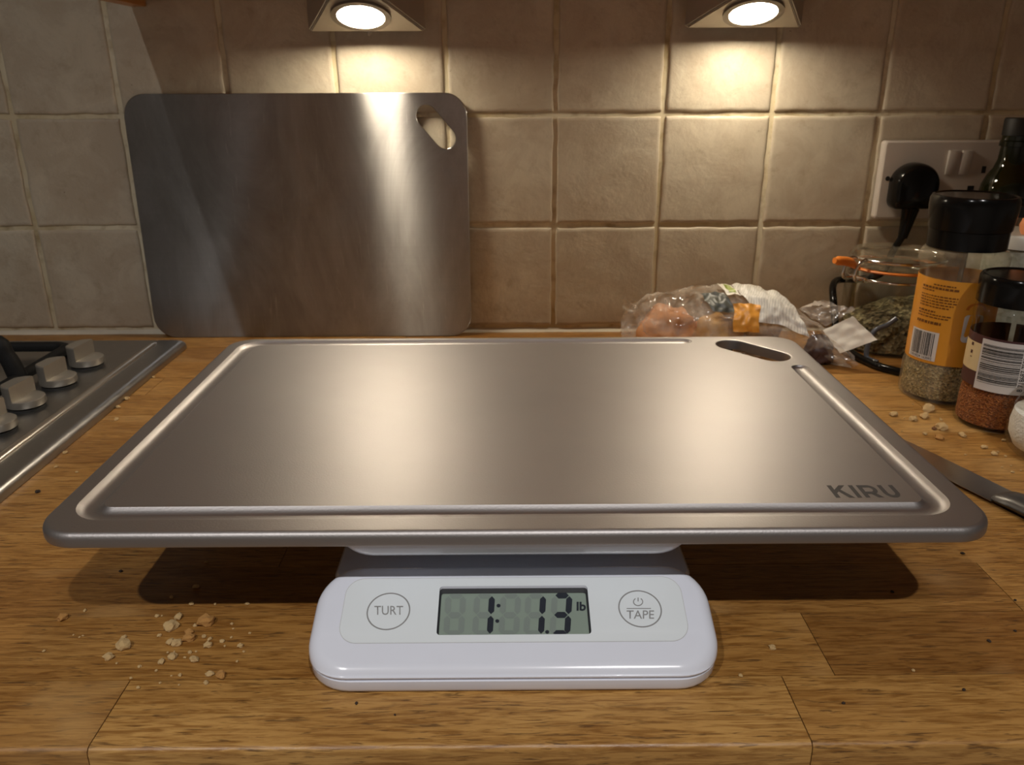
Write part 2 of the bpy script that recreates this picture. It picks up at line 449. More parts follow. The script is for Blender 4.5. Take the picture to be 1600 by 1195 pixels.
# ------------------------------------------------------------------ under-cabinet lights
LAMPE = emit('lamp_glow', LAMP_COL, LAMP_EMIT)
def lamp(xc, label, zb, drop=False):
    yb = D-.018; hw = .0555; L = .100; sl = (CZ-.0003-zb)/L
    t = thing('under_cabinet_light', (xc, yb, zb), label, 'light', 'triangular lights under the wall cabinet')
    zt = CZ-.0003
    A, B = Vector((xc-hw, yb, zb)), Vector((xc+hw, yb, zb)); A2, B2 = Vector((xc-hw, yb, zt)), Vector((xc+hw, yb, zt))
    AP = Vector((xc, yb-L, zt))
    bm = BM(); v = [bm.verts.new(p) for p in (A, B, AP+Vector((0, 0, -.004)), A2, B2, AP)]
    e1 = (B-A).normalized(); e2 = (AP+Vector((0, 0, -.004))-(A+B)/2).normalized(); nn = e1.cross(e2).normalized()
    if nn.z > 0: nn = -nn
    cen = (A+B)/2 + e2*.0335
    for f in ((3, 4, 5), (0, 1, 4, 3), (0, 3, 5, 2), (1, 2, 5, 4), (0, 2, 1)): bm.faces.new([v[i] for i in f])
    bmesh.ops.recalc_face_normals(bm, faces=bm.faces)
    bmesh.ops.bevel(bm, geom=bm.edges[:], offset=.0012, segments=2, affect='EDGES')
    P('housing', bm, LAMPH, t)
    # face plate (light coloured underside)
    bm = BM(); q = [A.lerp(cen, .06), B.lerp(cen, .06), (AP+Vector((0, 0, -.004))).lerp(cen, .06)]
    loops(bm, [[p+nn*.0002 for p in q], [p+nn*.0010 for p in q]]); P('face_plate', bm, LAMPF, t, smooth=0)
    def disc(r0, r1, h0, h1, hole):
        bm = BM(); n = 48; c = lambda r, h, a: cen + e1*r*math.cos(a) + e2*r*math.sin(a) + nn*h
        rr = [[c(r, h, 2*PI*i/n) for i in range(n)] for r, h in ((r1, h0), (r1, h1), (r0, h1), (r0, h0))] if hole else \
             [[c(r, h, 2*PI*i/n) for i in range(n)] for r, h in ((r1, h0), (r1, h1))]
        loops(bm, rr, not hole, not hole); return bm
    P('bezel', disc(.0214, .0270, .0009, .0034, True), LAMPB, t)
    P('lens', disc(0, .0213, .0011, .0019, False), LAMPE, t)
    if drop:
        p = ony(577, 55, yb); p.y = yb-.001
        b = BM(); bmesh.ops.create_uvsphere(b, u_segments=12, v_segments=8, radius=.003)
        for q in b.verts: q.co = Vector((q.co.x*.9, q.co.y*.7, q.co.z*1.5)) + Vector((p.x, yb+.0001, zb+.0005))
        P('glue_drop', b, LAMPF, t)
    return t
lamp(-.1315, 'left triangular steel cabinet light glowing above the leaning steel board', .3012, True)
lamp(.2230, 'right triangular steel cabinet light glowing above bare tiles near the socket', .3032)

# ------------------------------------------------------------------ cutting boards
def slot(ax, ay, bx, by, r, n=12):
    a = math.atan2(by-ay, bx-ax); pts = []
    for i in range(n+1): t = a-PI/2+PI*i/n; pts.append((bx+r*math.cos(t), by+r*math.sin(t)))
    for i in range(n+1): t = a+PI/2+PI*i/n; pts.append((ax+r*math.cos(t), ay+r*math.sin(t)))
    return pts
XL, XR, Y0, Y1, ZT, ZB = -.2181, .2245, .3195, .6187, .0655, .0578
bd = thing('cutting_board', (0, .469, ZB), 'large matt titanium cutting board with juice groove resting on the white scale', 'cutting board')
bm = BM()
sec = [(.0012, ZB), (.0003, ZB+.0006), (0, ZB+.0016), (0, ZT-.0032), (.0003, ZT-.0020), (.0009, ZT-.0010), (.0018, ZT-.0003), (.003, ZT)]
rings = [[(x, y, z) for x, y in rrect(XL+i, XR-i, Y0+i, Y1-i, .020-i*.8, 10)] for i, z in sec]
vs = loops(bm, rings, False, False)
# slot through both faces, softened lip
sl = lambda r, z: [bm.verts.new((x, y, z)) for x, y in slot(.1725, .5955, .195, .5685, r)]
s0, s1, s2, s3 = sl(.0138, ZT), sl(.0128, ZT-.0004), sl(.0123, ZT-.0014), sl(.0123, ZB)
for a, b in ((s0, s1), (s1, s2), (s2, s3)):
    for i in range(len(a)): bm.faces.new((a[i], a[(i+1) % len(a)], b[(i+1) % len(a)], b[i]))
# juice groove: path with a round-bottomed section
GI = .0155                                   # path distance from the rim
def gpath():
    x0, x1, y0, y1, r = XL+.0165, XR-.0185, Y0+.0190, Y1-.0135, .012
    pts = [(.143, y1)]
    def arc(cx, cy, a0, a1):
        for i in range(9): t = a0+(a1-a0)*i/8; pts.append((cx+r*math.cos(t), cy+r*math.sin(t)))
    arc(x0+r, y1-r, PI/2, PI); arc(x0+r, y0+r, PI, 1.5*PI); arc(x1-r, y0+r, 1.5*PI, 2*PI)
    pts.append((x1, .5465)); return pts
gp = gpath()
# resample: dense ends
def cum(p):
    L = [0]
    for a, b in zip(p, p[1:]): L.append(L[-1]+math.dist(a, b))
    return L
GL = cum(gp); tot = GL[-1]; HWG = .0062
ss = sorted(set([HWG*(1-math.cos(PI/2*i/6)) for i in range(7)] + [tot-HWG*(1-math.cos(PI/2*i/6)) for i in range(7)] + GL[1:-1]))
def at_s(s):
    for i in range(len(gp)-1):
        if s <= GL[i+1]+1e-9:
            t = (s-GL[i])/(GL[i+1]-GL[i]); a, b = Vector(gp[i]), Vector(gp[i+1]); break
    d0 = (b-a).normalized()
    # smooth tangent at joints
    eps = 1e-4; return a.lerp(b, t), d0
rows = []
M = 10
for k, s in enumerate(ss):
    p, _ = at_s(s); pa, _ = at_s(max(0, s-2e-4)); pb, _ = at_s(min(tot, s+2e-4)); d = (pb-pa).normalized(); nrm = Vector((-d.y, d.x))
    e = min(s, tot-s); w = HWG if e >= HWG else math.sqrt(max(0, HWG**2-(HWG-e)**2)); w = max(w, 1e-4)
    dep = .0026*(w/HWG)
    row = []
    for j in range(M+1):
        u = -1+2*j/M; h = -dep*(1-abs(u)**2.6)
        q = p+nrm*w*u; row.append(bm.verts.new((q.x, q.y, ZT+h)))
    rows.append(row)
for a, b in zip(rows, rows[1:]):
    for j in range(M): bm.faces.new((a[j], a[j+1], b[j+1], b[j]))
gl = [r[0] for r in rows] + rows[-1][1:-1] + [r[-1] for r in reversed(rows)] + rows[0][1:-1][::-1]
fill(bm, vs[-1], gl, s0)
fill(bm, vs[0], s3, nrm=(0, 0, -1))
P('board', bm, TI, bd, smooth=32, wn=True)
a, b = onz(1302, 777, ZT), onz(1413, 758, ZT)
yl, yh = onz(1360, 777.5, ZT).y, onz(1360, 758, ZT).y
xl_, xr_ = onz(1306, 777, ZT).x, onz(1412, 777, ZT).x
t = BM()
def poly(*pts): t.faces.new([t.verts.new((x, y, 0)) for x, y in pts])
def arcband(cx, cy, rx, ry, w, a0, a1, n=12):
    for i in range(n):
        p, q_ = a0+(a1-a0)*i/n, a0+(a1-a0)*(i+1)/n
        poly((cx+rx*math.cos(p), cy+ry*math.sin(p)), (cx+rx*math.cos(q_), cy+ry*math.sin(q_)), (cx+(rx-w)*math.cos(q_), cy+(ry-w*.9)*math.sin(q_)), (cx+(rx-w)*math.cos(p), cy+(ry-w*.9)*math.sin(p)))
tw = .23
poly((0, 0), (tw, 0), (tw, 1), (0, 1)); poly((tw, .36), (tw, .64), (.62, 1), (.93, 1)); poly((.36, .52), (.53, .67), (.97, 0), (.68, 0))          # K
poly((1.10, 0), (1.10+tw, 0), (1.10+tw, 1), (1.10, 1))                                                                                      # I
poly((1.52, 0), (1.52+tw, 0), (1.52+tw, 1), (1.52, 1)); poly((1.75, .80), (2.05, .80), (2.05, 1), (1.75, 1)); poly((1.75, .28), (2.05, .28), (2.05, .48), (1.75, .48))
arcband(2.05, .64, .37, .36, .22, -PI/2, PI/2); poly((1.93, .30), (2.20, .36), (2.46, 0), (2.17, 0))                                         # R
poly((2.60, .42), (2.60+tw, .42), (2.60+tw, 1), (2.60, 1)); poly((3.42-tw, .42), (3.42, .42), (3.42, 1), (3.42-tw, 1)); arcband(3.01, .42, .41, .44, tw, PI, 2*PI, 16)   # U
mapbm(t, lambda x, y: (xl_+x/3.42*(xr_-xl_), yl+y*(yh-yl), ZT+.00008)); P('logo', t, LOGO, bd, smooth=0)

sb = thing('cutting_board', (-.207, .840, 0), 'scratched steel cutting board leaning upright against the tiled wall', 'cutting board')
ang = math.atan2(D-.0075-.8385, .244)
bm = BM(); T = .0026
sx0, sx1, sh = -.377, -.0395, .2462
def lean(x, z, t):  # t: distance out from the back face
    return (x, .8385+z*math.sin(ang)-t*math.cos(ang), z*math.cos(ang)+t*math.sin(ang)+.0001)
def tap(x, z):  # small keystone of the plate as it stands
    return x
rings = []
for ins, t_ in ((.0006, 0), (0, .0005), (0, T-.0006), (.0006, T)):
    rings.append([lean(x, z, t_) for x, z in rrect(sx0+ins, sx1-ins, ins, sh-ins, .022, 8)])
vs = loops(bm, rings, False, False)
hs = [[bm.verts.new(lean(x, z, t_)) for x, z in slot(-.0795, .2245, -.0615, .2035, .0102+k)] for k, t_ in ((.0005, 0), (0, .0006), (0, T-.0006), (.0006, T))]
for a, b in zip(hs, hs[1:]):
    for i in range(len(a)): bm.faces.new((a[i], a[(i+1) % len(a)], b[(i+1) % len(a)], b[i]))
fill(bm, vs[-1], hs[-1], nrm=(0, -1, 0)); fill(bm, vs[0], hs[0], nrm=(0, 1, 0))
P('board', bm, STEEL, sb, smooth=30, wn=True)

# ------------------------------------------------------------------ kitchen scale
sc = thing('kitchen_scale', (.0015, .40, 0), 'white digital kitchen scale under the titanium cutting board', 'scale')
SX0, SX1 = -.0925, .0955
SA, SB_ = .0135, .36
def ztop(y): return SA + SB_*(y-.2965)
def onpl(u, v):
    w = ray(u, v)  # z = SA+SB*(y-.2965)
    t = (SA-SB_*.2965-CH)/(w.z-SB_*w.y); return CP+w*t
# lower tray
bm = BM(); rings = []
for ins, z in ((.0045, .0), (.0018, .0008), (.0006, .0028), (.0003, .0070), (.0018, .0076)):
    rings.append([(x, y, z) for x, y in rrect(SX0+ins, SX1-ins, (.2908)+ins, .50-ins, .021-ins, 8)])
loops(bm, rings); P('base', bm, WHITE, sc, smooth=40, wn=True)
bm = BM(); rings = []
for ins, z in ((.0025, .0077), (.0025, .020), (.004, .0222), (.007, .023)):
    rings.append([(x, y, z) for x, y in rrect(SX0+ins+.001, SX1-ins-.001, .343+ins, .50-ins, .014-ins, 8)])
loops(bm, rings); P('rear_housing', bm, WHITE, sc, smooth=40, wn=True)
# sloping front housing with the display window cut out
bm = BM(); rings = []; RF = .0062
fr = (SX0, SX1, .2910, .3475)
prof = [(.0016, None, .0079), (.0004, None, .0082), (0, None, .0088)]
for ins, _, z in prof: rings.append([(x, y, z) for x, y in rrect(fr[0]+ins, fr[1]-ins, fr[2]+ins, fr[3]-ins, .020-ins, 10)])
for i in range(9):
    a = PI/2*i/8; ins = RF*(1-math.cos(a))
    rings.append([(x, y, max(.0092, ztop(y)-RF*.9*(1-math.sin(a)))) for x, y in rrect(fr[0]+ins, fr[1]-ins, fr[2]+ins*.8, fr[3]-ins*.8, .020-ins*.8, 10)])
vs = loops(bm, rings, True, False)
dc = [onpl(687, 916), onpl(917, 915), onpl(925, 991), onpl(682, 992)]
dx0, dx1 = (dc[0].x+dc[3].x)/2, (dc[1].x+dc[2].x)/2; dy0, dy1 = (dc[2].y+dc[3].y)/2, (dc[0].y+dc[1].y)/2
wl = rrect(dx0, dx1, dy0, dy1, .0016, 4)
w0 = [bm.verts.new((x, y, ztop(y))) for x, y in wl]; w1 = [bm.verts.new((x, y, ztop(y)-.0030)) for x, y in wl]
for i in range(len(w0)): bm.faces.new((w0[i], w0[(i+1) % len(w0)], w1[(i+1) % len(w0)], w1[i]))
fill(bm, vs[-1], w0); bm.faces.new(w1)
P('front_housing', bm, WHITE, sc, smooth=40, wn=True)
# control panel overlay: window hole again, thin seam
pc = [onpl(541, 903), onpl(1062, 903), onpl(1077, 1002), onpl(531, 1004)]
px0, px1 = (pc[0].x+pc[3].x)/2, (pc[1].x+pc[2].x)/2; py0, py1 = (pc[2].y+pc[3].y)/2, (pc[0].y+pc[1].y)/2
bm = BM(); ol = rrect(px0, px1, py0, py1, .0085, 10)
o0 = [bm.verts.new((x, y, ztop(y)+.00012)) for x, y in ol]; w0 = [bm.verts.new((x, y, ztop(y)+.00012)) for x, y in wl]
fill(bm, o0, w0); cp = P('control_panel', bm, WHITE2, sc, smooth=0)
bm = BM(); il = rrect(px0-.00025, px1+.00025, py0-.00025, py1+.00025, .0087, 10)
loops(bm, [[(x, y, ztop(y)+.00006) for x, y in il], [(x, y, ztop(y)+.00016) for x, y in il], [(x, y, ztop(y)+.00016) for x, y in ol], [(x, y, ztop(y)+.00006) for x, y in ol]], False, False)
P('panel_seam', bm, SEAM, cp, smooth=0)
# display
lc = BM(); n_ = [lc.verts.new((x, y, ztop(y)-.0022)) for x, y in wl]; lc.faces.new(n_)
lcd = P('display', lc, LCDBG, sc, smooth=0)
bm = BM(); wl2 = rrect(dx0+.0009, dx1-.0009, dy0+.0007, dy1-.0020, .0012, 4)
loops(bm, [[(x, y, ztop(y)-.0012) for x, y in wl], [(x, y, ztop(y)-.0019) for x, y in wl2]], False, False)
P('display_frame_shade', bm, LCDSHADE, lcd, smooth=0)  # dark frame, wider at the top: the recess's inner shadow put into colour
def lcdpt(u, v):
    w = ray(u, v); t = (SA-.0020-SB_*.2965-CH)/(w.z-SB_*w.y); p = CP+w*t; return p
def seg(bm, pts):
    bm.faces.new([bm.verts.new(lcdpt(*p)) for p in pts])
def hexa(bm, x0, y0, x1, y1, w):
    dx, dy = x1-x0, y1-y0; L = math.hypot(dx, dy); dx /= L; dy /= L; nx, ny = -dy*w/2, dx*w/2; c = w*.5
    seg(bm, [(x0, y0), (x0+dx*c+nx, y0+dy*c+ny), (x1-dx*c+nx, y1-dy*c+ny), (x1, y1), (x1-dx*c-nx, y1-dy*c-ny), (x0+dx*c-nx, y0+dy*c-ny)])
def digit(bm, xr, segs, top=930, bot=991, w=9.4, wd=23):
    mid = (top+bot)/2; sk = lambda y: (mid-y)*.06
    P_ = lambda x, y: (x+sk(y), y)
    xl = xr-wd; g = 1.2
    S_ = {'a': (P_(xl+1, top), P_(xr-1, top)), 'g': (P_(xl+1, mid), P_(xr-1, mid)), 'd': (P_(xl+1, bot-2), P_(xr-1, bot-2)),
          'b': (P_(xr, top+g), P_(xr, mid-g)), 'c': (P_(xr, mid+g), P_(xr, bot-g)), 'f': (P_(xl, top+g), P_(xl, mid-g)), 'e': (P_(xl, mid+g), P_(xl, bot-g))}
    for s in segs: (x0, y0), (x1, y1) = S_[s]; hexa(bm, x0, y0, x1, y1, w)
bm = BM(); gh = BM()
digit(bm, 767, 'bc'); digit(bm, 847, 'bc'); digit(bm, 888, 'abgcd')
for x in (722,): digit(gh, x, 'abcdefg')
digit(gh, 767, 'adefg'); digit(gh, 808, 'abcdefg'); digit(gh, 847, 'adefg'); digit(gh, 888, 'ef')
for (u, v) in ((779, 946), (777, 970), (855, 987)):
    bm.faces.new([bm.verts.new(lcdpt(u+3.2*math.cos(2*PI*i/10), v+2.9*math.sin(2*PI*i/10))) for i in range(10)])
t = textbm('lb', .03)
me_ = bpy.data.meshes.new('x'); mapbm(t, lambda x, y: lcdpt(901+x*14.5, 954-y*14)); t.to_mesh(me_); t.free(); bm.from_mesh(me_)
P('display_digits', bm, LCDINK, lcd, smooth=0)
for v in gh.verts: v.co.z -= .00008
P('ghost_segments', gh, LCDGH, lcd, smooth=0)
# touch buttons
def ring_button(cu, cv, name):
    c = onpl(cu, cv); r = .0099; w = .00032; k = math.cos(math.atan(SB_))
    bm = BM(); n = 56
    f = lambda rr, i, h: (c.x+rr*math.cos(2*PI*i/n), c.y+rr*k*math.sin(2*PI*i/n), ztop(c.y+rr*k*math.sin(2*PI*i/n))+h)
    loops(bm, [[f(r+w, i, .00013) for i in range(n)], [f(r+w, i, .0002) for i in range(n)], [f(r-w, i, .0002) for i in range(n)], [f(r-w, i, .00013) for i in range(n)]], False, False)
    return P(name, bm, GREYPR, sc, smooth=0)
def pltext(s, u0, u1, v0, v1, parent, bold=0.0):
    t = textbm(s, bold); mapbm(t, lambda x, y: onpl(u0+x*(u1-u0), v1-y*(v1-v0)) + Vector((0, 0, .0002)))
    P('lettering', t, GREYPR, parent, smooth=0)
b1 = ring_button(607, 955, 'button'); pltext('TURT', 585, 630, 947, 961, b1, .004)
b2 = ring_button(1000, 951, 'button'); pltext('TAPE', 979, 1022, 954, 967, b2, .004)
bm = BM()
def strip(pts, w):
    for (a, b) in zip(pts, pts[1:]):
        d = (Vector(b)-Vector(a)).normalized(); nn = Vector((-d.y, d.x))*w/2
        bm.faces.new([bm.verts.new(onpl(*q)+Vector((0, 0, .0002))) for q in (Vector(a)+nn, Vector(b)+nn, Vector(b)-nn, Vector(a)-nn)])
strip([(979, 951), (1017, 951)], 1.3)
strip([(997, 934), (997, 940)], 1.6)
strip([(997+7.2*math.sin(t), 940.5-6*math.cos(t)) for t in [math.radians(35+290*i/16) for i in range(17)]], 1.5)
P('power_symbol', bm, GREYPR, b2, smooth=0)
# weighing platform
bm = BM(); rings = []
for ins, z in ((.010, .0440), (.006, .0447), (.003, .0462), (.001, .0488), (0, .052), (0, .0568), (.0008, .0575)):
    rings.append([(x, y, z) for x, y in rrect(-.0825+ins, .0872-ins, .3285+ins, .49-ins, .018-ins*.6, 10)])
loops(bm, rings); P('platform', bm, WHITE, sc, smooth=40, wn=True)
P('platform_post', lathe([(.05, .0231), (.05, .0445)], 40, (.0015, .42, 0)), WHITE, sc)

# ------------------------------------------------------------------ hob
hb = thing('hob', (-.62, .55, 0), 'dark stainless steel gas hob at left edge of the worktop', 'hob')
hx1 = -.3305; hy1 = .8045; hx0 = -.92; hy0 = .315
bm = BM(); rings = []
for ins, z in ((0, .0002), (0, .0040), (.0008, .0058), (.0022, .0074), (.0042, .0084), (.0065, .0087)):
    rings.append([(x, y, z) for x, y in rrect(hx0+ins, hx1-ins, hy0+ins, hy1-ins, .008, 5)])
vs = loops(bm, rings, False, False)
# pressed ridge line near the right rim: raised bead
def bead(x):
    bm2 = BM(); rr = []
    for i in range(5): pass
fill(bm, vs[-1]); bm.faces.new(vs[0][::-1])
plate = P('plate', bm, HOB, hb, smooth=40, wn=True)
bm = BM()
for xx, w, h in ((-.3580, .0036, .0028),):
    prof = []
    for k in range(9):
        a = PI*k/8; prof.append((w*math.cos(a), h*math.sin(a)))
    rows = []
    for y, s in ((.325, .05), (.327, .6), (.331, 1), (.782, 1), (.788, .6), (.790, .05)):
        rows.append([(xx+p*max(s, .1), y, .0086+q*s) for p, q in prof])
    loops(bm, rows)
P('ridge', bm, simple('ridge_steel', (.72, .68, .62), .3, 1), hb, smooth=60)
KX = [(137, 571), (93, 601), (42, 635), (-5, 672)]
for (u, v) in KX:
    c = onz(u, v, .009); c.z = 0
    k = P('knob', lathe([(.0110, .0088), (.0110, .0115), (.0148, .0117), (.0152, .0125), (.0148, .0172), (.0140, .0178), (.0, .0178)], 36, c), KNOBM, hb, smooth=40)
    bm = BM(); rings = []
    for ins, z in ((0, .0170), (0, .0295), (.0008, .0305)):
        r = .0150-ins; pts = []; aa = math.acos(-.0005/r); ab = math.acos((-.0128+ins)/r)
        for i in range(7): a = aa+(ab-aa)*i/6; pts.append((r*math.cos(a), r*math.sin(a)))
        pts = pts + [(x, -y) for x, y in reversed(pts)]
        th = math.radians(-6); rings.append([(c.x+x*math.cos(th)-y*math.sin(th), c.y+x*math.sin(th)+y*math.cos(th), z) for x, y in pts])
    loops(bm, rings); P('grip', bm, KNOBM, k, smooth=30)
    P('gap_shade', lathe([(.0140, .0088), (.0140, .0102), (.0112, .0108)], 30, c), BLACKM, k)  # black ring standing in for the shaded gap under the knob disc
# burner well + cap
P('burner', lathe([(.045, .0087), (.045, .014), (.034, .016), (.034, .021), (.030, .0225), (0, .0225)], 36, (-.545, .655, 0)), IRON, hb)
P('burner', lathe([(.045, .0087), (.045, .014), (.034, .016), (.034, .021), (.030, .0225), (0, .0225)], 36, (-.545, .44, 0)), IRON, hb)
ps = thing('pan_support', (-.545, .60, .0088), 'black cast iron pan support grid standing on the hob', 'pan support')
bm = BM(); zz = .0185
fl = [(x, y, zz) for x, y in rrect(-.668, -.4215, .37, .748, .012, 5)]
tube(bm, fl, .0050, 8, True); P('frame', bm, IRON, ps, smooth=50)
def finger(x0, y0, x1, y1):
    bm = BM(); d = Vector((x1-x0, y1-y0, 0)); 
    pts = spline([(x0, y0, zz), (x0+d.x*.07, y0+d.y*.07, zz+.020), (x0+d.x*.20, y0+d.y*.20, zz+.034), (x1, y1, zz+.034)], 5)
    tube(bm, pts, lambda t: .0078-.002*t, 8); P('finger', bm, IRON, ps, smooth=50)
finger(-.4215, .660, -.51, .660); finger(-.668, .655, -.58, .655); finger(-.545, .748, -.545, .69); finger(-.545, .37, -.545, .41)
finger(-.4215, .44, -.51, .44); finger(-.668, .44, -.58, .44)
bm = BM()
for x, y in ((-.664, .374), (-.4255, .374), (-.4255, .744), (-.664, .744)): tube(bm, [(x, y, .0088), (x, y, zz)], .004, 8)
P('feet', bm, IRON, ps)

# ------------------------------------------------------------------ socket and plug
SY = D-.0045
p0 = Vector((.3765, 0, .1222)); sw_, sh_ = .1475, .0770
so = thing('double_socket', (.4505, D-.004, .1222), 'white double wall socket with two rocker switches on the tiles', 'socket')
bm = BM(); rings = []
for ins, y in ((0, SY), (0, SY-.0080), (.0012, SY-.0092), (.0022, SY-.0096)):
    rings.append([(x, y, z) for x, z in rrect(p0.x+ins, p0.x+sw_-ins, p0.z+ins, p0.z+sh_-ins, .003, 4)])
loops(bm, rings); P('faceplate', bm, SOCK, so, smooth=35, wn=True)
FY = SY-.0096
for u0 in (1478, 1499):
    c = ony(u0+9, 253, FY)
    bm = BM(); box(bm, c.x-.0050, c.x+.0050, FY-.0035, FY+.001, c.z-.0125, c.z+.0115, .0008)
    for v in bm.verts:
        if v.co.z < c.z-.005 and v.co.y < FY: v.co.y += .0024
    P('switch', bm, SOCK, so)
for u, v, w, h in ((1537, 265, .0042, .0068), (1516.5, 293.5, .0066, .0042), (1560, 293.5, .0066, .0042)):
    c = ony(u, v, FY); P('pin_slot', box(BM(), c.x-w/2, c.x+w/2, FY-.0002, FY+.002, c.z-h/2, c.z+h/2), BLACKM, so, smooth=0)
for u, v in ((1387, 279),):
    c = ony(u, v, FY)
    for X in (c.x, 2*.4503-c.x):
        bm = BM(); n = 14
        loops(bm, [[(X+.0024*math.cos(2*PI*i/n), y, c.z+.0024*math.sin(2*PI*i/n)) for i in range(n)] for y in (FY+.001, FY-.0002)]); P('screw_hole', bm, BLACKM, so)
pc_ = ony(1430, 291, FY-.012)
pg = thing('power_plug', (pc_.x, FY, pc_.z), 'black three-pin plug and cable in the left half of the wall socket', 'plug')
bm = BM(); rings = []
def plugout(s):
    pts = []
    for x, z in [(.0165+.008*math.cos(-PI/2+PI/2*i/6), -.0155+.008*math.sin(-PI/2+PI/2*i/6)) for i in range(7)] + [(.0245*math.cos(PI*i/20), .0215*math.sin(PI*i/20)+.002) for i in range(21)] + [(-.0165+.008*math.cos(PI+PI/2*i/6), -.0155+.008*math.sin(PI+PI/2*i/6)) for i in range(7)]:
        pts.append((x*s*.91, z*s*.96))
    return pts
for s, y in ((.96, FY-.0002), (1, FY-.003), (1, FY-.012), (.97, FY-.0165), (.90, FY-.020), (.80, FY-.0215)):
    rings.append([(pc_.x+x, y, pc_.z+z) for x, z in plugout(s)])
loops(bm, rings); P('plug_body', bm, BLACK, pg, smooth=40)
y_ = FY-.010
bm = BM(); tube(bm, spline([(pc_.x, y_, pc_.z-.022), (pc_.x-.0015, y_, pc_.z-.036), (pc_.x-.004, y_-.001, pc_.z-.052)], 6), lambda t: .0085-.004*t, 12)
P('strain_relief', bm, BLACK, pg, smooth=50)
JX, JY, JR = .3860, .7965, .0455
cab = [(pc_.x-.004, y_-.001, pc_.z-.050), (pc_.x-.010, y_+.002, pc_.z-.066), (pc_.x-.015, .838, .066), (.375, .846, .058), (.350, .842, .058),
       (.338, .826, .056), (.3325, .808, .047), (.331, .794, .031), (.330, .780, .014), (.336, .760, .0055), (.342, .735, .0042), (.350, .715, .0040), (.366, .700, .0038), (.386, .699, .0038), (.408, .712, .0038), (.416, .740, .0038), (.440, .768, .0038), (.500, .774, .0038)]
bm = BM(); tube(bm, spline(cab, 8), .0036, 10); P('cable', bm, BLACK, pg, smooth=60)
e0, e1 = ony(1352, 527, .738), ony(1401, 497, .740)
bm = BM(); tube(bm, spline([(.350, .728, .0045), (.343, .738, .008), e0.lerp(e1, .25), e0.lerp(e1, .7)+Vector((0, 0, -.001)), e1], 6), .0024, 10)
ce = P('cable_tail', bm, simple('cable_grey', (.08, .09, .11), .15), pg, smooth=60); ce['label'] = 'grey shiny cable tail'

# ------------------------------------------------------------------ clip-top jar
jr = thing('clip_top_jar', (JX, JY, 0), 'glass clip-top jar of dried leaves with orange seal, by the socket', 'jar')
c = (JX, JY, 0)
JH = .0815
prof = [(.030, .0004), (.040, .0008), (.0440, .004), (JR, .010), (JR, .060), (.0445, .066), (.0415, .0715), (.0415, .0755), (.0445, .0765), (.0445, .0805), (.0420, .0812)]
P('glass_body', lathe(prof, 48, c), GLASS, jr, smooth=50)
bm = lathe([(.020, .0030), (.0425, .0035), (.0435, .010), (.0435, .030), (.0425, .036), (.03, .041), (.012, .044), (0, .045)], 40, c)
for v in bm.verts:
    if v.co.z > .02: v.co.z += .007*noise.noise(v.co*45)+.010*((v.co.x-JX)/.045)
P('dried_leaves', bm, HERBJ, jr, smooth=60)
P('gasket', lathe([(.0420, .0819), (.0458, .0817), (.0466, .0829), (.0458, .0841), (.0420, .0839), (.0420, .0819)], 48, c, False), ORANGE, jr, smooth=60)
P('lid', lathe([(.0430, .0846), (.0448, .0850), (.0448, .0885), (.0425, .0900), (.0420, .0955), (.0405, .0985), (.037, .0975), (.030, .0945), (0, .0945)], 48, c), GLASSH, jr, smooth=50)
def circ(r, z, n=48): return [(JX+r*math.cos(2*PI*i/n), JY+r*math.sin(2*PI*i/n), z) for i in range(n)]
bm = BM(); tube(bm, circ(.0440, .0735), .0014, 8, True); P('neck_wire', bm, CHROME, jr, smooth=60)
bm = BM(); tube(bm, circ(.0438, .0925), .0016, 8, True); P('lid_wire', bm, CHROME, jr, smooth=60)
dl = math.radians(200); L2 = lambda r, z, da=0: (JX+r*math.cos(dl+da), JY+r*math.sin(dl+da), z)
bm = BM()
for da in (-.16, .16):
    tube(bm, spline([L2(.0438, .0925, da), L2(.050, .0935, da), L2(.056, .089, da*.9), L2(.0585, .078, da*.85), L2(.055, .0735, da*.9), L2(.0455, .0735, da)], 6), .0016, 8)
P('bail_wire', bm, CHROME, jr, smooth=60)
bm = BM(); tube(bm, [L2(.0455, .0735, -.22), L2(.0455, .0735, .22)], .0026, 10); P('hinge_pin', bm, CHROME, jr, smooth=60)
bm = BM(); tube(bm, spline([L2(.0455, .083), L2(.050, .0862), L2(.058, .0905), L2(.066, .0925), L2(.0775, .0938)], 6), lambda t: .0016+.0028*min(1, max(0, (t-.25)/.25)) if t < .93 else .0030, 12)
P('pull_tab', bm, ORANGE, jr, smooth=60)

# ------------------------------------------------------------------ spice jars
def cyl(cx, cy, r, aC):
    return lambda x, y: (cx+r*math.cos(aC+x/r), cy+r*math.sin(aC+x/r), y)
def facing(cx, cy): return math.atan2(-cy, -cx)
def digits_row(bm, s, fn):
    t = textbm(s, .005); mapbm(t, fn); me = bpy.data.meshes.new('d'); t.to_mesh(me); t.free(); bm.from_mesh(me); bpy.data.meshes.remove(me)

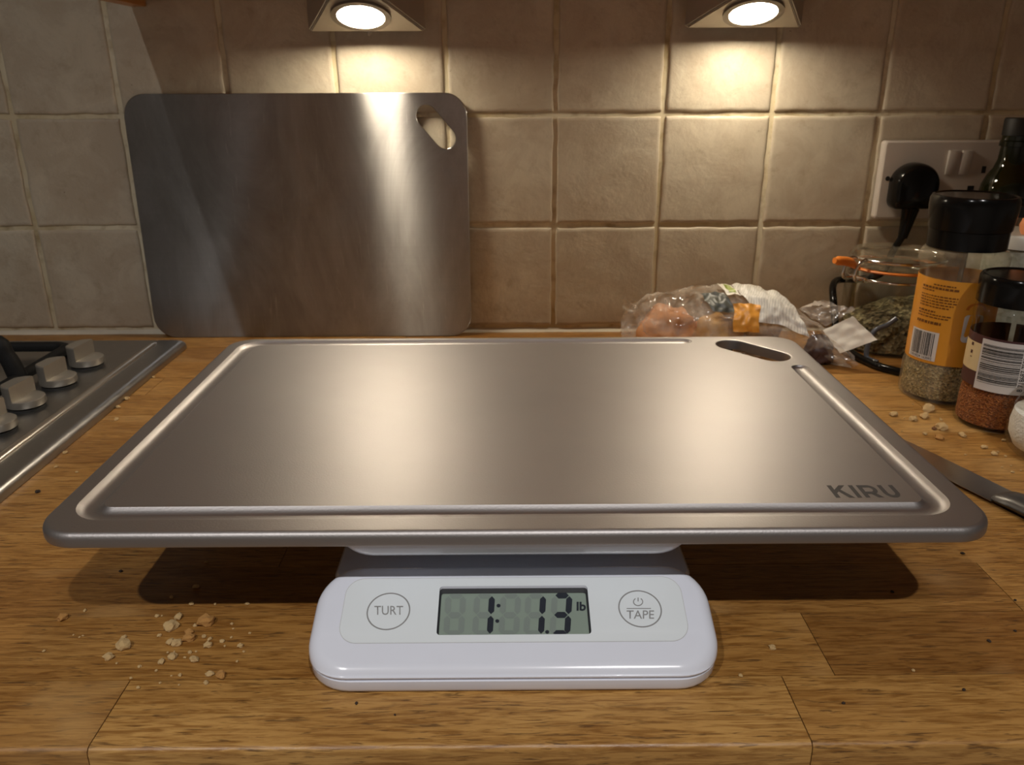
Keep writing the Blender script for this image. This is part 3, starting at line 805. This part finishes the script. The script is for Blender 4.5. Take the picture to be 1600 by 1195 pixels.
GX, GY, GR = .3735, .6580, .0325
gr = thing('spice_grinder', (GX, GY, 0), 'tall herb jar with black cap and orange barcode label, behind the smaller spice jar', 'spice jar')
c = (GX, GY, 0)
P('glass_body', lathe([(.029, .0004), (.0315, .0012), (GR, .004), (GR, .026), (.0322, .030), (.0312, .034), (.0310, .040), (.0310, .107), (.0316, .112), (.0335, .116), (.0338, .122), (.0312, .1265), (.027, .128)], 44, c), GLASSH, gr, smooth=50)
bm = lathe([(.026, .003), (.0302, .004), (.0308, .008), (.0306, .024), (.0296, .031), (.0294, .062), (.02, .064), (0, .064)], 40, c)
P('dried_herbs', bm, HERB, gr, smooth=60)
P('cap', lathe([(.0280, .1283), (.0296, .1285), (.0298, .1430), (.0308, .1436), (.0326, .1610), (.0324, .1670), (.0310, .1695), (.0296, .1700), (.0288, .1692), (0, .1690)], 44, c), BLACK, gr, smooth=40)
P('cap_tab', box(BM(), GX+.0305, GX+.0368, GY-.008, GY+.008, .1610, .1680, .002), BLACK, gr)
a = facing(GX, GY); LR = .0314
fn = lambda h: (lambda x, y: (GX+(LR+h)*math.cos(a+x/LR), GY+(LR+h)*math.sin(a+x/LR), y))
lz0, lz1 = .0345, .1050
bm = patch(-PI*LR*.98, PI*LR*.98, lz0, lz1, 48, 1); mapbm(bm, fn(0)); solid(bm, .0002)
lb = P('label', bm, LBLO, gr, smooth=60)
bx0, bx1, bz0, bz1 = -.0325, -.0070, .0370, .0615
bm = patch(bx0, bx1, bz0, bz1, 12, 1); mapbm(bm, fn(.00035)); P('barcode_field', bm, LBLW, lb, smooth=60)
bm = BM(); x = bx0+.0026
rb = random.Random(3)
while x < bx1-.0028:
    w = rb.choice((.00022, .00022, .00045, .0007)); rect(bm, x, x+w, bz0+.0036, bz1-.0012); x += w+rb.choice((.0003, .0003, .0006, .0008))
digits_row(bm, '5 010024 163092', lambda x, y: (bx0+.0024+x*(bx1-bx0-.005), bz0+.0008+y*.0022, 0))
mapbm(bm, fn(.0005)); P('barcode', bm, INK, lb, smooth=0)
bm = BM(); z = .1010
for k, (w0, w1, hh) in enumerate(((.35, .9, .0010), (0, 1, .0016), (0, .38, .0010), (-1, 0, 0), (0, 1, .0009), (0, .98, .0009), (0, 1, .0009), (0, .92, .0009), (0, .85, .0009), (-1, 0, 0), (0, .5, .0014), (0, .9, .0009), (0, .85, .0009), (-1, 0, 0), (0, .7, .0022))):
    if w0 >= 0:
        x = -.0290+.030*w0; xe = -.0290+.0305*w1
        while x < xe:
            w = rb.uniform(.0010, .0034); w = min(w, xe-x+.0004); rect(bm, x, x+w, z-hh, z); x += w+.0007
    z -= hh+.00135 if w0 >= 0 else .0016
mapbm(bm, fn(.0004)); P('small_print', bm, simple('brown_print', (.16, .055, .008), .5), lb, smooth=0)
bm = BM(); bm.faces.new([bm.verts.new((x, z, 0)) for x, z in rrect(.0085, .024, .0560, .0790, .003, 4)])
mapbm(bm, fn(.00035)); P('white_patch', bm, LBLW, lb, smooth=0)
bm = BM(); n = 16; pts = [(0.0165+.008*math.cos(t), .083+.006*math.sin(t)) for t in [PI*i/n for i in range(n+1)]]
for (xa, za), (xb, zb) in zip(pts, pts[1:]):
    s = lambda x, z: (.0165+(x-.0165)*.72, .083+(z-.083)*.72)
    bm.faces.new([bm.verts.new((p[0], p[1], 0)) for p in ((xa, za), (xb, zb), s(xb, zb), s(xa, za))])
mapbm(bm, fn(.0003)); P('label_curve', bm, simple('deep_orange', (.50, .14, .012), .4), lb, smooth=0)

SXc, SYc, SR = .3855, .5945, .0292
sj = thing('spice_jar', (SXc, SYc, 0), 'short jar of red-brown spice with black cap and white barcode sticker', 'spice jar')
c = (SXc, SYc, 0)
P('glass_body', lathe([(.026, .0004), (.0285, .0012), (SR, .004), (SR, .026), (.0288, .030), (.0280, .034), (.0280, .081), (.0286, .085), (.0290, .091), (.0275, .096), (.025, .0975)], 44, c), GLASS, sj, smooth=50)
P('ground_spice', lathe([(.024, .003), (.0272, .004), (.0276, .008), (.0275, .024), (.0266, .031), (.0238, .046), (.018, .048), (0, .048)], 40, c), SPICE, sj, smooth=60)
P('cap', lathe([(.0262, .0978), (.0288, .0980), (.0292, .1135), (.0290, .1170), (.0278, .1190), (.0265, .1193), (.0255, .1183), (0, .1181)], 44, c), BLACK, sj, smooth=40)
a = facing(SXc, SYc); LR = .0284
fn = (lambda a, LR, X, Y: (lambda h: (lambda x, y: (X+(LR+h)*math.cos(a+x/LR), Y+(LR+h)*math.sin(a+x/LR), y))))(a, LR, SXc, SYc)
lz0, lz1 = .0345, .0745
bm = patch(-PI*LR*.98, PI*LR*.98, lz0, lz1, 44, 1); mapbm(bm, fn(0)); solid(bm, .0002)
lb = P('label', bm, LBLM, sj, smooth=60)
bm = patch(-.045, -.0005, .0460, .0680, 14, 1); mapbm(bm, fn(.0003)); P('cream_band', bm, LBLC, lb, smooth=60)
bm = patch(.0205, .045, .0460, .0740, 12, 1); mapbm(bm, fn(.0003)); P('cream_band', bm, LBLC, lb, smooth=60)
bm = BM()
for (x0, x1, z0, z1) in ((-.0290, -.0265, .0645, .0670), (-.0285, -.0262, .0585, .0610), (-.0280, -.0262, .0555, .0562)): rect(bm, x0, x1, z0, z1)
mapbm(bm, fn(.0004)); P('small_print', bm, LBLM, lb, smooth=0)
kx0, kx1, kz0, kz1 = -.0185, .0185, .0335, .0730
bm = patch(kx0, kx1, kz0, kz1, 12, 1); mapbm(bm, fn(.0006)); st = P('barcode_sticker', bm, LBLW, lb, smooth=60)
bm = BM(); z = kz0+.0060
while z < kz1-.0030:
    h = rb.choice((.0003, .0003, .0006, .0009)); rect(bm, kx0+.0015, kx1-.0085, z, z+h, 6); z += h+rb.choice((.0003, .0004, .0006, .0009))
digits_row(bm, '8 718687 752263 >', lambda x, y: (kx1-.0040-y*.0038, kz0+.0030+x*(kz1-kz0-.0045), 0))
mapbm(bm, fn(.0008)); P('barcode', bm, INK, st, smooth=0)
bm = BM()
for (x0, x1, z0, z1) in ((.0225, .0285, .0360, .0363), (.0225, .0285, .0437, .0440), (.0225, .0228, .0360, .0440), (.0282, .0285, .0360, .0440), (.0238, .0272, .0380, .0384), (.0238, .0272, .0400, .0404), (.0238, .0272, .0420, .0424)): rect(bm, x0, x1, z0, z1)
mapbm(bm, fn(.0004)); P('emblem', bm, LBLC, lb, smooth=0)

# salt jar at the frame edge
TYc, TR = .5280, .0360
TXc = ony(1576, 665, TYc-.004).x + TR*1.18
sa = thing('salt_jar', (TXc, TYc, 0), 'round clear jar of white salt cut off by the right frame edge', 'jar')
c = (TXc, TYc, 0)
P('glass_body', lathe([(.022, .0004), (.027, .001), (.0325, .006), (.0355, .014), (TR, .024), (.0345, .034), (.0300, .042), (.0270, .045), (.0270, .048)], 44, c), GLASS, sa, smooth=60)
P('salt', lathe([(.020, .004), (.0295, .008), (.0332, .016), (.0336, .024), (.0322, .0335), (.02, .035), (0, .0355)], 40, c), SALT, sa, smooth=60)
P('lid', lathe([(.0275, .0481), (.0285, .0485), (.0285, .057), (.027, .0585), (0, .0585)], 40, c), CHROME, sa, smooth=40)

# green bottle
bc_ = ony(1593, 190, .803); BX, BY = bc_.x, .803
bo = thing('oil_bottle', (BX, BY, 0), 'dark green glass bottle standing behind the jars at right edge', 'bottle')
c = (BX, BY, 0)
P('glass_body', lathe([(.018, .0004), (.0222, .002), (.0232, .008), (.0232, .152), (.0225, .160), (.0190, .169), (.0145, .176), (.0122, .184), (.0115, .196), (.0134, .1965), (.0134, .201), (.0120, .202), (.0120, .206)], 40, c), BOTG, bo, smooth=40)
P('cap', lathe([(.0122, .2061), (.0128, .2064), (.0128, .2205), (.0120, .2220), (0, .2220)], 32, c), BLACKM, bo, smooth=40)
a = facing(BX, BY)
bm = patch(-.026, .03, .075, .132, 16, 1); mapbm(bm, lambda x, y: (BX+.0235*math.cos(a+x/.0235), BY+.0235*math.sin(a+x/.0235), y)); solid(bm, .0002)
lb = P('label', bm, simple('bottle_label', (.40, .36, .28), .5, var=.15), bo, smooth=60)
bm = BM(); digits_row(bm, 'xtra', lambda x, y: (.004+x*.014, .117+y*.006, 0)); mapbm(bm, lambda x, y: (BX+.0238*math.cos(a+x/.0235), BY+.0238*math.sin(a+x/.0235), y)); P('lettering', bm, INK, lb, smooth=0)

# pale tub
tc_ = ony(1604, 390, .722); UX, UY = tc_.x+.004, .722
UX -= .009
tb = thing('seasoning_tub', (UX, UY, 0), 'pale grey tub with orange knob, half hidden behind the tall herb jar', 'tub')
c = (UX, UY, 0)
P('body', lathe([(.027, .0004), (.0285, .003), (.0295, .116), (.028, .117)], 40, c), speck('tub_print', [(.28, .29, .22), (.40, .40, .33), (.36, .37, .30)], 260, .5, .0002), tb, smooth=50)
P('lid', lathe([(.0285, .1171), (.0315, .1172), (.0315, .127), (.0300, .129), (0, .129)], 40, c), simple('tub_lid', (.55, .53, .47), .4), tb, smooth=40)
P('knob', lathe([(.007, .1291), (.0085, .132), (.0095, .137), (.008, .142), (.004, .145), (0, .1455)], 24, (UX-.004, UY-.014, 0)), simple('knob_orange', (.85, .33, .15), .4), tb, smooth=60)

# ------------------------------------------------------------------ knife
K0, K1 = onz(1425, 696, .002), onz(1580, 772, .002)
kn = thing('kitchen_knife', (.31, .48, 0), 'steel kitchen knife lying on the oak beside the titanium board', 'knife')
kd = Vector((K1.x-K0.x, K1.y-K0.y, 0)).normalized(); kp = Vector((kd.y, -kd.x, 0))   # kp: towards the cutting edge (left/front)
if kp.x > 0: kp = -kp
bol = onz(1586, 775, .002); bol.z = 0
def kpt(s, w, z): q = bol - kd*s + kp*w; return (q.x, q.y, z)
bm = BM(); rings = []
LB = .135
for s, w0, w1 in ((0, 0, .0215), (.02, 0, .0218), (.06, 0, .0215), (.09, .0008, .020), (.115, .003, .0172), (.128, .007, .014), (LB, .0105, .0112)):
    rings.append([kpt(s, w0, .0022), kpt(s, w0, .0042), kpt(s, w0+(w1-w0)*.65, .0036), kpt(s, w1, .0027), kpt(s, w1, .0025), kpt(s, w0+(w1-w0)*.65, .0022)])
loops(bm, rings); P('blade', bm, BLADE, kn, smooth=25)
bm = BM(); rings = []
for s, hw, h0, h1 in ((.002, .0095, .0012, .0058), (-.002, .0110, .0002, .0080), (-.012, .0112, .0001, .0100), (-.06, .0115, .0001, .0120), (-.10, .0120, .0001, .0125), (-.115, .0100, .001, .011)):
    cw = .0105; zc = (h0+h1)/2; hh = (h1-h0)/2
    rings.append([kpt(s, cw+hw*math.cos(2*PI*i/14), zc+hh*math.sin(2*PI*i/14)) for i in range(14)])
loops(bm, rings); P('handle', bm, HANDLE, kn, smooth=50)

# ------------------------------------------------------------------ bread bag and rolls
def blob(c, rx, ry, rz, seed, amp=.12, sub=3, flat=True):
    bm = BM(); bmesh.ops.create_icosphere(bm, subdivisions=sub, radius=1)
    for v in bm.verts:
        d = 1+amp*noise.noise(v.co*1.6+Vector((seed*7.3, seed, 0)))+amp*.4*noise.noise(v.co*4+Vector((seed, 0, seed)))
        v.co = Vector((v.co.x*rx*d, v.co.y*ry*d, v.co.z*rz*d))
        if flat: v.co.z = max(v.co.z, -rz*.62)
        v.co += Vector(c)
    return bm
BAGY = .772
def roll(c, r, seed, mat, label):
    zc = r[2]*.62+.0022
    o = finish('bread_roll', blob((0, 0, r[2]*.62), *r, seed, .30, 4), mat, None, 60); o.location = (c[0], c[1], .0022)
    return tag(o, label, 'bread', 'bread rolls inside the clear bag')
roll((.160, .785), (.028, .027, .026), 1, BREAD, 'orange-brown bread roll at the left end of the clear bag')
roll((.205, .765), (.022, .024, .024), 2, simple('pale_crust', (.55, .33, .13), .6, var=.3, vscale=50, bumpd=.001), 'pale golden bread roll in the middle of the clear bag')
roll((.250, .785), (.022, .022, .023), 3, simple('seeded_crust', (.28, .16, .07), .6, var=.5, vscale=120, bumpd=.001), 'seeded brown bread roll behind the bag label')
roll((.298, .742), (.0135, .014, .0155), 4, DARKB, 'small dark bread roll at the open right end of the bag')
bg = thing('bread_bag', (.21, BAGY, 0), 'crumpled clear bread bag with white and orange label against the wall', 'bag')
st_ = [(.117, .004, .030, .050, .805), (.126, .010, .024, .044, .800), (.140, .024, .026, .054, .790), (.160, .036, .030, .060, .783), (.190, .040, .033, .066, .778),
       (.225, .040, .034, .0675, .775), (.255, .036, .031, .062, .772), (.278, .028, .023, .046, .765), (.296, .022, .0185, .037, .752), (.312, .020, .014, .028, .742), (.324, .020, .008, .016, .735)]
def bagprof(x):
    for a, b in zip(st_, st_[1:]):
        if x <= b[0]: t = (x-a[0])/(b[0]-a[0]); t = t*t*(3-2*t)*.5+t*.5; return [p+(q-p)*t for p, q in zip(a, b)]
    return list(st_[-1])
def bagpt(x, th, off=0, wr=1.0):
    _, ry, rz, zt, yc = bagprof(x)
    n = noise.noise(Vector((x*60, math.cos(th)*2.2, math.sin(th)*2.2)))*.0034*wr + noise.noise(Vector((x*170, math.cos(th)*7, math.sin(th)*7)))*.0022*wr
    zc = zt-rz; z = zc+(rz+off+n)*math.sin(th)
    return Vector((x+.004*noise.noise(Vector((th*2, x*20, 4)))*wr, yc+(ry+off+n)*math.cos(th), max(z, .0012+off*.2)))
bm = BM(); nx, nt_ = 110, 72
loops(bm, [[bagpt(.117+(.324-.117)*i/nx, 2*PI*j/nt_) for j in range(nt_)] for i in range(nx+1)], False, False)
P('film', bm, FILM, bg, smooth=70)
# flared crumpled tails of the film
def tail(pts, seed, mat, name, thick=.00015, amp=.003):
    bm = patch(0, 1, 0, 1, 14, 10); A, B, C_, D_ = [Vector(p) for p in pts]
    def f(x, y):
        p = A.lerp(B, x).lerp(D_.lerp(C_, x), y)
        return p + Vector((noise.noise(Vector((x*4, y*4, seed)))*amp, noise.noise(Vector((x*5, y*5, seed+9)))*amp*1.6, noise.noise(Vector((x*5, y*5, seed+20)))*amp))
    mapbm(bm, f); 
    for v in bm.verts: v.co.z = max(v.co.z, .0012)
    solid(bm, thick); return P(name, bm, mat, bg, smooth=60)
y_ = .80
q = lambda u, v, y: ony(u, v, y)
tail([q(1003, 530, .795), q(1040, 535, .79), q(1040, 488, .79), q(985, 468, .80)], 3, FILM, 'film_tail')
tail([q(1245, 482, .775), q(1290, 510, .765), q(1336, 484, .762), q(1285, 468, .775)], 5, FILM, 'film_tail')
tail([q(1275, 560, .742), q(1330, 562, .735), q(1322, 548, .735), q(1285, 528, .742)], 8, FILM, 'film_tail')
def lpatch(x0, x1, t0, t1, mat, name, off=.0012, skew=0):
    bm = patch(0, 1, 0, 1, 34, 18); mapbm(bm, lambda x, y: bagpt(x0+(x1-x0)*x+skew*y, t0+(t1-t0)*y, off+.0032, 1.0)); solid(bm, .0001)
    return P(name, bm, mat, bg, smooth=70)
d2 = math.radians
def printed():
    mt, nt, b = newmat('label_print'); v = coords(nt, (1, 1, 1))
    w = N(nt, 'ShaderNodeTexWave', Scale=150, Distortion=2.5); w.bands_direction = 'X'
    rr = N(nt, 'ShaderNodeMapping', Rotation=(0, .25, .5)); nt.links.new(v, rr.inputs[0]); nt.links.new(rr.outputs[0], w.inputs['Vector'])
    dash = noi(nt, v, 190, 2)
    f = N(nt, 'ShaderNodeMath'); f.operation = 'MULTIPLY'
    nt.links.new(ramp(nt, w.outputs['Fac'], [(.55, 0.0), (.7, 1.0)]), f.inputs[0]); nt.links.new(ramp(nt, dash, [(.4, 0.2), (.5, .8)]), f.inputs[1])
    nt.links.new(mixc(nt, f.outputs[0], (.70, .67, .60), (.50, .48, .43)), b.inputs['Base Color']); b.inputs['Roughness'].default_value = .35; return mt
lpatch(.231, .285, d2(163), d2(95), printed(), 'label_white', .0012, -.014)
lpatch(.212, .236, d2(178), d2(138), simple('bag_orange', (.72, .32, .05), .35), 'label_orange', .0016)
lpatch(.192, .214, d2(150), d2(118), simple('bag_grey', (.075, .078, .065), .4), 'label_grey', .0015, -.008)
lpatch(.209, .222, d2(125), d2(98), PAPER, 'label_white', .0018, -.006)
lpatch(.2115, .2185, d2(119), d2(102), simple('bag_green', (.34, .40, .10), .4), 'label_green', .0022, -.004)
lpatch(.196, .214, d2(225), d2(200), simple('bag_black', (.05, .035, .03), .4), 'label_black', .0014)
tail([q(1286, 516, .738), q(1312, 552, .724), q(1371, 531, .716), q(1332, 494, .730)], 12, PAPER, 'paper_flap', .0003, .0010)

# ------------------------------------------------------------------ crumbs and specks
cm = []
for i in range(4):
    b = blob((0, 0, .5), 1, .8, .62, 20+i*3, .42, 2, True)
    for v in b.verts: v.co.z = (v.co.z-.5+.62*.62)
    me = bpy.data.meshes.new('crumb'); b.to_mesh(me); b.free(); cm.append(me)
crumb_mesh = {}
def crumb(u, v, size, mat, label, group=None, z=0.0, name='crumb'):
    k = (R.randrange(4), mat.name)
    if k not in crumb_mesh:
        me = cm[k[0]].copy(); me.materials.append(mat); crumb_mesh[k] = me
    o = bpy.data.objects.new(name, crumb_mesh[k]); COL.objects.link(o)
    p = onz(u, v, z); s = size/2*(p-CP).dot(FW)/F
    o.location = (p.x, p.y, z); o.rotation_euler = (0, 0, R.uniform(0, 6.28)); o.scale = (s, s*1.05, s*1.0)
    tag(o, label, 'crumb', group)
GLb, GRb = 'bread crumbs left of the scale', 'bread crumbs in front of the spice jars'
Lc = lambda x, y: (60+x/3.366, 840+y/3.366)
named = [(885, 450, 92, TOAST, 'largest crumb, toasted orange, at the edge of the board shadow'),
 (450, 575, 88, CRUMB, 'large tan crumb lying leftmost on the sunlit oak, left of the pale cluster'),
 (372, 632, 58, CRUMB, 'pointed pale crumb touching the lower left of the large tan crumb'),
 (697, 475, 80, CRUMB, 'large pale flaky crumb at the shadow edge left of the toasted crumb'),
 (737, 422, 50, CRUMB, 'tan crumb on the shadow line just above the large pale flake'),
 (795, 535, 68, TOAST, 'orange toasted crumb in the middle of the crumb cluster'),
 (793, 500, 42, TOAST, 'small orange crumb directly behind the middle toasted crumb'),
 (820, 645, 52, CRUMB, 'pale crumb nearest the front of the main cluster, right side'),
 (705, 632, 52, CRUMB, 'pale crumbly lump at the front centre of the cluster'),
 (647, 657, 42, CRUMB, 'pale crumb at the front left of the cluster'),
 (728, 560, 54, CRUMB, 'pale crumb left of the middle orange crumb'),
 (692, 553, 46, CRUMB, 'flat pale crumb at the left side of the cluster'),
 (893, 570, 48, CRUMB, 'pale rounded crumb in front of the largest toasted crumb'),
 (960, 728, 60, TOAST, 'toasted crumb nearest the worktop front, right of the cluster'),
 (902, 722, 42, CRUMB, 'tan crumb beside the front toasted crumb'),
 (132, 425, 58, TOAST, 'brown crumb at the left tip of the board shadow')]
for x, y, s, mt, lab in named: crumb(*Lc(x, y), s/3.366, mt, lab, GLb)
LREF = {'the largest toasted crumb': (885, 450), 'the large tan crumb': (450, 575), 'the large pale flake': (697, 475), 'the middle orange crumb': (795, 535), 'the front toasted crumb': (960, 728),
        'the brown crumb at the shadow tip': (132, 425), 'the front left pale crumb': (647, 657), 'the scale side of the cluster': (1080, 560), 'the dark middle of the board shadow': (900, 240)}
RREF = {'the largest crumb by the herb jar': (440, 484), 'the long clumped crumb': (520, 596), 'the browned oval crumb': (510, 660), 'the short spice jar foot': (700, 690), 'the salt jar': (930, 800), 'the titanium board rim': (270, 620)}
used_labels = {}
def tiny_label(x, y, ref):
    nm, (rx, ry) = min(ref.items(), key=lambda kv: (kv[1][0]-x)**2+(kv[1][1]-y)**2)
    dx, dy = x-rx, (y-ry)*1.4
    dr = ('right of' if dx > 0 else 'left of') if abs(dx) > 2.2*abs(dy) else ('in front of' if dy > 0 else 'behind') if abs(dy) > 2.2*abs(dx) else ('in front and right of' if dx > 0 else 'in front and left of') if dy > 0 else ('behind and right of' if dx > 0 else 'behind and left of')
    base = 'tiny crumb ' + dr + ' ' + nm
    n = used_labels.get(base, 0); used_labels[base] = n+1
    return base if n == 0 else base.replace('tiny crumb', ('another tiny crumb', 'third tiny crumb', 'fourth tiny crumb', 'fifth tiny crumb')[min(n-1, 3)])
for x, y, s in ((882, 765, 30), (450, 528, 34), (903, 535, 28), (872, 522, 28), (968, 548, 30), (1063, 572, 34), (1015, 525, 15), (1018, 455, 18), (1112, 503, 15), (532, 680, 22), (620, 700, 18), (745, 725, 24), (700, 727, 13),
    (770, 632, 18), (797, 605, 24), (825, 465, 26), (625, 415, 26), (487, 740, 17), (525, 790, 22), (640, 765, 15), (740, 775, 13), (1045, 652, 17), (235, 517, 14), (217, 524, 13), (185, 512, 12), (30, 597, 16), (637, 516, 26),
    (412, 662, 14), (885, 130, 22), (828, 262, 36), (805, 350, 28), (700, 315, 24), (1100, 350, 24), (245, 385, 22), (930, 350, 16), (680, 605, 14), (715, 600, 12), (830, 600, 14), (1080, 600, 14), (980, 570, 14), (1025, 480, 12), (650, 412, 12)):
    crumb(*Lc(x, y), s/3.366, CRUMB, tiny_label(x, y, LREF), GLb+', tiny ones')
Rc = lambda x, y: (1340+x/3.985, 520+y/3.985)
for x, y, s, mt, lab in ((440, 484, 84, CRUMB, 'largest crumb in front of the tall herb jar'), (415, 527, 66, CRUMB, 'flat crumb just in front of the largest crumb by the herb jar'),
    (345, 542, 56, CRUMB, 'pale crumb between the board and the herb jar crumbs'), (222, 515, 56, CRUMB, 'crumb closest to the titanium board on the right side'),
    (520, 596, 78, CRUMB, 'long clumped crumb left of the short spice jar'), (475, 600, 34, BROWNC, 'dark brown crumb touching the long clumped crumb'),
    (510, 660, 58, TOAST, 'browned oval crumb in front of the long clumped crumb'), (650, 642, 52, CRUMB, 'pale knobbly crumb at the foot of the short spice jar'),
    (418, 632, 30, CRUMB, 'small round pale crumb left of the browned oval crumb'), (785, 717, 42, CRUMB, 'pale crumb between the short spice jar and the knife'),
    (850, 758, 42, CRUMB, 'flaky pale crumb beside the salt jar'), (962, 870, 24, CRUMB, 'single small crumb behind the knife handle')):
    crumb(*Rc(x, y), s/3.985, mt, lab, GRb)
for x, y, s in ((920, 770, 20), (910, 672, 28), (520, 545, 20), (515, 535, 14), (290, 533, 14), (345, 447, 14), (900, 838, 14), (955, 828, 14), (1015, 858, 14), (275, 615, 14), (670, 760, 14), (875, 742, 14)):
    crumb(*Rc(x, y), s/3.985, CRUMB, tiny_label(x, y, RREF), GRb+', tiny ones')
for (u, v, s, lab) in ((198, 624, 9, 'pale crumb tight against the middle of the hob rim'), (185, 637, 8, 'pale crumb against the hob rim, just nearer than its neighbour'), (182, 656, 8, 'pale crumb on the oak a little off the hob rim'),
    (240, 590, 6, 'tiny crumb farthest back along the hob rim'), (102, 708, 8, 'long pale crumb wedged at the nearer part of the hob rim'), (88, 730, 6, 'tiny crumb on the oak near the front of the hob rim'), (120, 738, 5, 'tiny crumb nearest the camera on the oak beside the hob')):
    crumb(u, v, s, CRUMB, lab, 'crumbs along the hob rim')
crumb(1207, 1013, 12, CRUMB, 'lone white chip on the oak right of the scale')
crumb(1157, 1056, 7, CRUMB, 'tiny white flake just right of the scale front corner')
crumb(1427, 1048, 6, CRUMB, 'tiny white flake on a stave joint at front right')
for (u, v, s, lab) in ((1545, 1002, 7, 'dark burnt speck right of the stave joint at right'), (1586, 986, 5, 'dark burnt speck closest to the right frame edge'), (1394, 925, 6, 'dark burnt speck inside the right end of the board shadow'),
    (1318, 1099, 6, 'flat dark speck on the front stave right of the scale'), (1506, 1078, 6, 'dark burnt speck on the front stave at far right'), (1504, 865, 6, 'dark burnt speck just under the right corner of the titanium board'),
    (1586, 938, 5, 'dark burnt speck at far right behind the others'), (59, 769, 8, 'dark burnt speck between the hob and the titanium board'), (557, 1099, 6, 'dark burnt speck in front of the left end of the scale'),
    (617, 1117, 4, 'tiniest dark speck in front of the scale'), (189, 893, 6, 'dark burnt speck in the left part of the board shadow')):
    crumb(u, v, s, simple('burnt_speck', (.03, .017, .01), .8) if 'burnt_speck' not in bpy.data.materials else bpy.data.materials['burnt_speck'], lab, 'burnt specks on the worktop')
